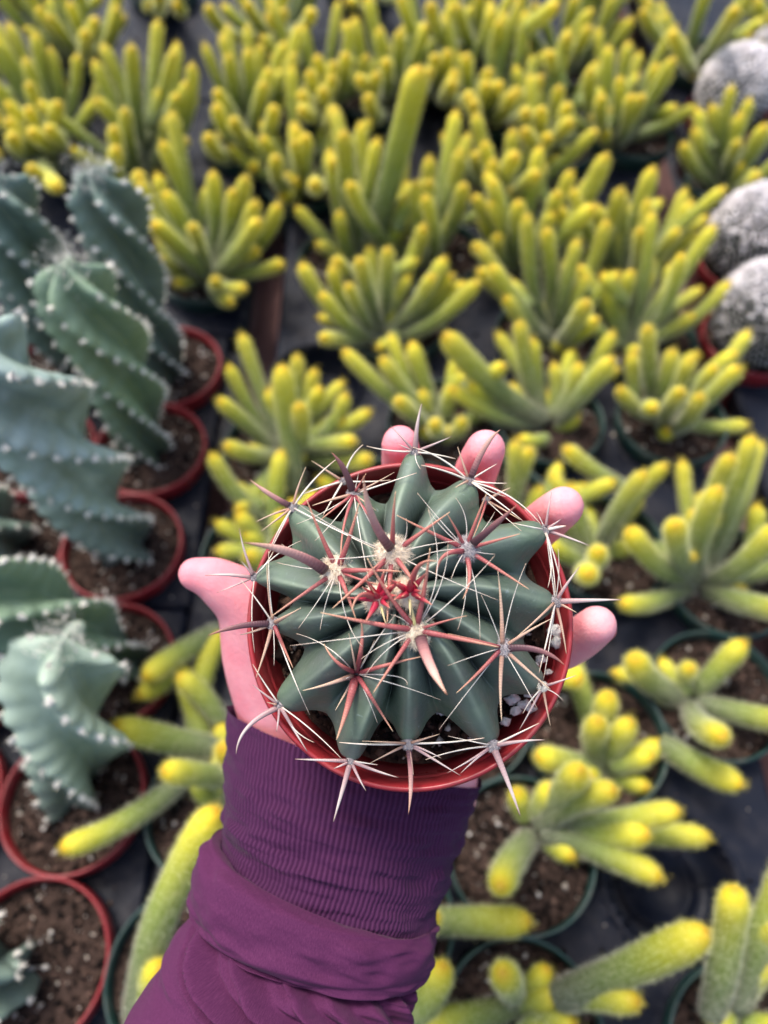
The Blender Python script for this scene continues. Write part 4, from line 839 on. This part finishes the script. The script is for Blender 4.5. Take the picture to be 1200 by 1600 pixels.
def sleeve_mesh(rings, nper, na, disp, m, wscale=1.0, flat=.62):
    rings = np.array(rings, float); n0 = len(rings); s = np.linspace(0, n0 - 1, nper)
    def cr(x):
        i = min(int(x), n0 - 2); f = x - i; p0, p1, p2, p3 = rings[max(i - 1, 0)], rings[i], rings[i + 1], rings[min(i + 2, n0 - 1)]
        return .5 * (2 * p1 + (p2 - p0) * f + (2 * p0 - 5 * p1 + 4 * p2 - p3) * f * f + (3 * p1 - p0 - 3 * p2 + p3) * f ** 3)
    th = np.arange(na) * 2 * PI / na; V = np.zeros((nper, na, 3)); S_ = np.zeros((nper, na))
    prev = None; N_ = np.zeros_like(V)
    for i, x in enumerate(s):
        lu, lv, ru, rv, d, b = cr(x); Lp, Rp = at(lu, lv, d), at(ru, rv, d); mid = (Lp + Rp) / 2; hf = (Rp - Lp) / 2; wd = np.linalg.norm(hf)
        out = RZ - hf / wd * RZ.dot(hf / wd); out = unit(out)
        e = np.cos(th)[:, None] * hf; q = np.sin(th)[:, None] * out * wd * b
        V[i] = mid + e + q; N_[i] = unit(np.cos(th)[:, None] * hf / wd + np.sin(th)[:, None] * out)
        S_[i] = x
    dd = disp(S_, th[None] + 0 * S_); V = V + N_ * dd[..., None]
    mb = MB(); mb.add((V - PO).reshape(-1, 3), grid_quads(nper, na)[:, ::-1], a=(S_ * wscale).ravel(), b=(th[None] + 0 * S_).ravel())
    return mb
def fbm(x, y, z=0.0):
    x, y = np.broadcast_arrays(x, y); out = np.empty(x.shape); fx, fy = x.ravel(), y.ravel(); o = out.ravel()
    for i in range(len(fx)): o[i] = mnoise.fractal(Vector((fx[i], fy[i], z)), 1.0, 2.0, 3)
    return o.reshape(x.shape)
def per(th): return np.cos(th) * 1.5, np.sin(th) * 1.5
def G(x, c, w): return np.exp(-((x - c) / w) ** 2)
def d_cuff(s, th):
    # th = 0 right edge, pi/2 toward the camera, pi left edge
    n = fbm(s * 1.3 + th * .25, th * 2.2, 3.); n2 = fbm(s * 3.4 + th * .8, th * 1.1, 9.)
    return .0016 * n + .0016 * n2 * G(s, 3.0, 1.6) + .0009 * np.sin(s * 5.2 + 1.1 * th + 2 * n) * G(s, 3.3, 1.1)
cuff_r = [(357, 1105, 752, 1222, .335, .42), (354, 1160, 745, 1240, .330, .50), (352, 1210, 733, 1275, .325, .56), (349, 1262, 715, 1330, .320, .58), (346, 1305, 697, 1382, .315, .58), (330, 1345, 682, 1425, .310, .58), (318, 1385, 672, 1465, .306, .56), (320, 1420, 660, 1500, .304, .52)]
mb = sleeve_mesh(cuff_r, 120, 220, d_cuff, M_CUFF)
mb.uv = [u_ * 150.0 for u_ in mb.uv]
def d_band(s, th):
    n = fbm(s * .8 + th * .4, th * 1.6, 5.)
    return .0022 * n + .0008 * np.sin(3 * s - 2.2 * th + 3 * n)
band_r = [(342, 1312, 672, 1452, .3115, .56), (333, 1308, 680, 1440, .309, .585), (318, 1322, 681, 1445, .306, .61), (303, 1362, 680, 1470, .303, .63), (297, 1400, 677, 1500, .301, .63), (302, 1420, 668, 1516, .301, .61), (316, 1424, 655, 1520, .302, .60), (330, 1418, 640, 1515, .305, .55)]
sl = link('sleeve_fold', sleeve_mesh(band_r, 70, 200, d_band, M_JERSEY, .22).mesh('sleeve_fold', M_JERSEY), None)
def d_arm(s, th):
    n = fbm(s * .55 + .2 * th, th * 1.1, 7.); fade = np.clip(s / 1.0, 0, 1)
    f = 0
    for c0, sl_, w, am in [(2.55, .50, .055, .0034), (2.12, .46, .06, .0026), (1.72, .44, .05, .0024), (1.38, .40, .055, .0022), (1.02, .34, .055, .0024), (.68, .28, .06, .0026), (.36, .2, .06, .0024), (2.86, .52, .05, .0014)]:
        ce = c0 - sl_ * (s - .6) * .55 + .07 * n; x = th - ce
        f = f + am * (np.exp(-(x / w) ** 2) - .55 * np.exp(-((x + .14) / (w * 1.1)) ** 2))
    return 2.1 * f * np.clip(s * .9, 0, 1) * np.clip(1.3 - s * .08, .3, 1) + .0018 * n * fade
arm_r = [(330, 1392, 650, 1500, .306, .50), (300, 1425, 640, 1520, .301, .58), (272, 1462, 637, 1535, .296, .62), (255, 1488, 634, 1560, .293, .64), (247, 1515, 629, 1590, .289, .66), (222, 1552, 624, 1625, .284, .74), (196, 1592, 616, 1680, .278, .76), (178, 1650, 606, 1770, .270, .78), (160, 1760, 590, 1900, .262, .80), (130, 1950, 560, 2100, .250, .8)]
arm = link('sleeve', sleeve_mesh(arm_r, 170, 260, d_arm, M_JERSEY, .3).mesh('sleeve', M_JERSEY), person)
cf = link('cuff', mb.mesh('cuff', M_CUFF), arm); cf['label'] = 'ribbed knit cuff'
sl.parent = arm

print('stems', n_st, 'tris', sum(len(o.data.loops) - 2 * len(o.data.polygons) for o in D.objects if o.type == 'MESH'))
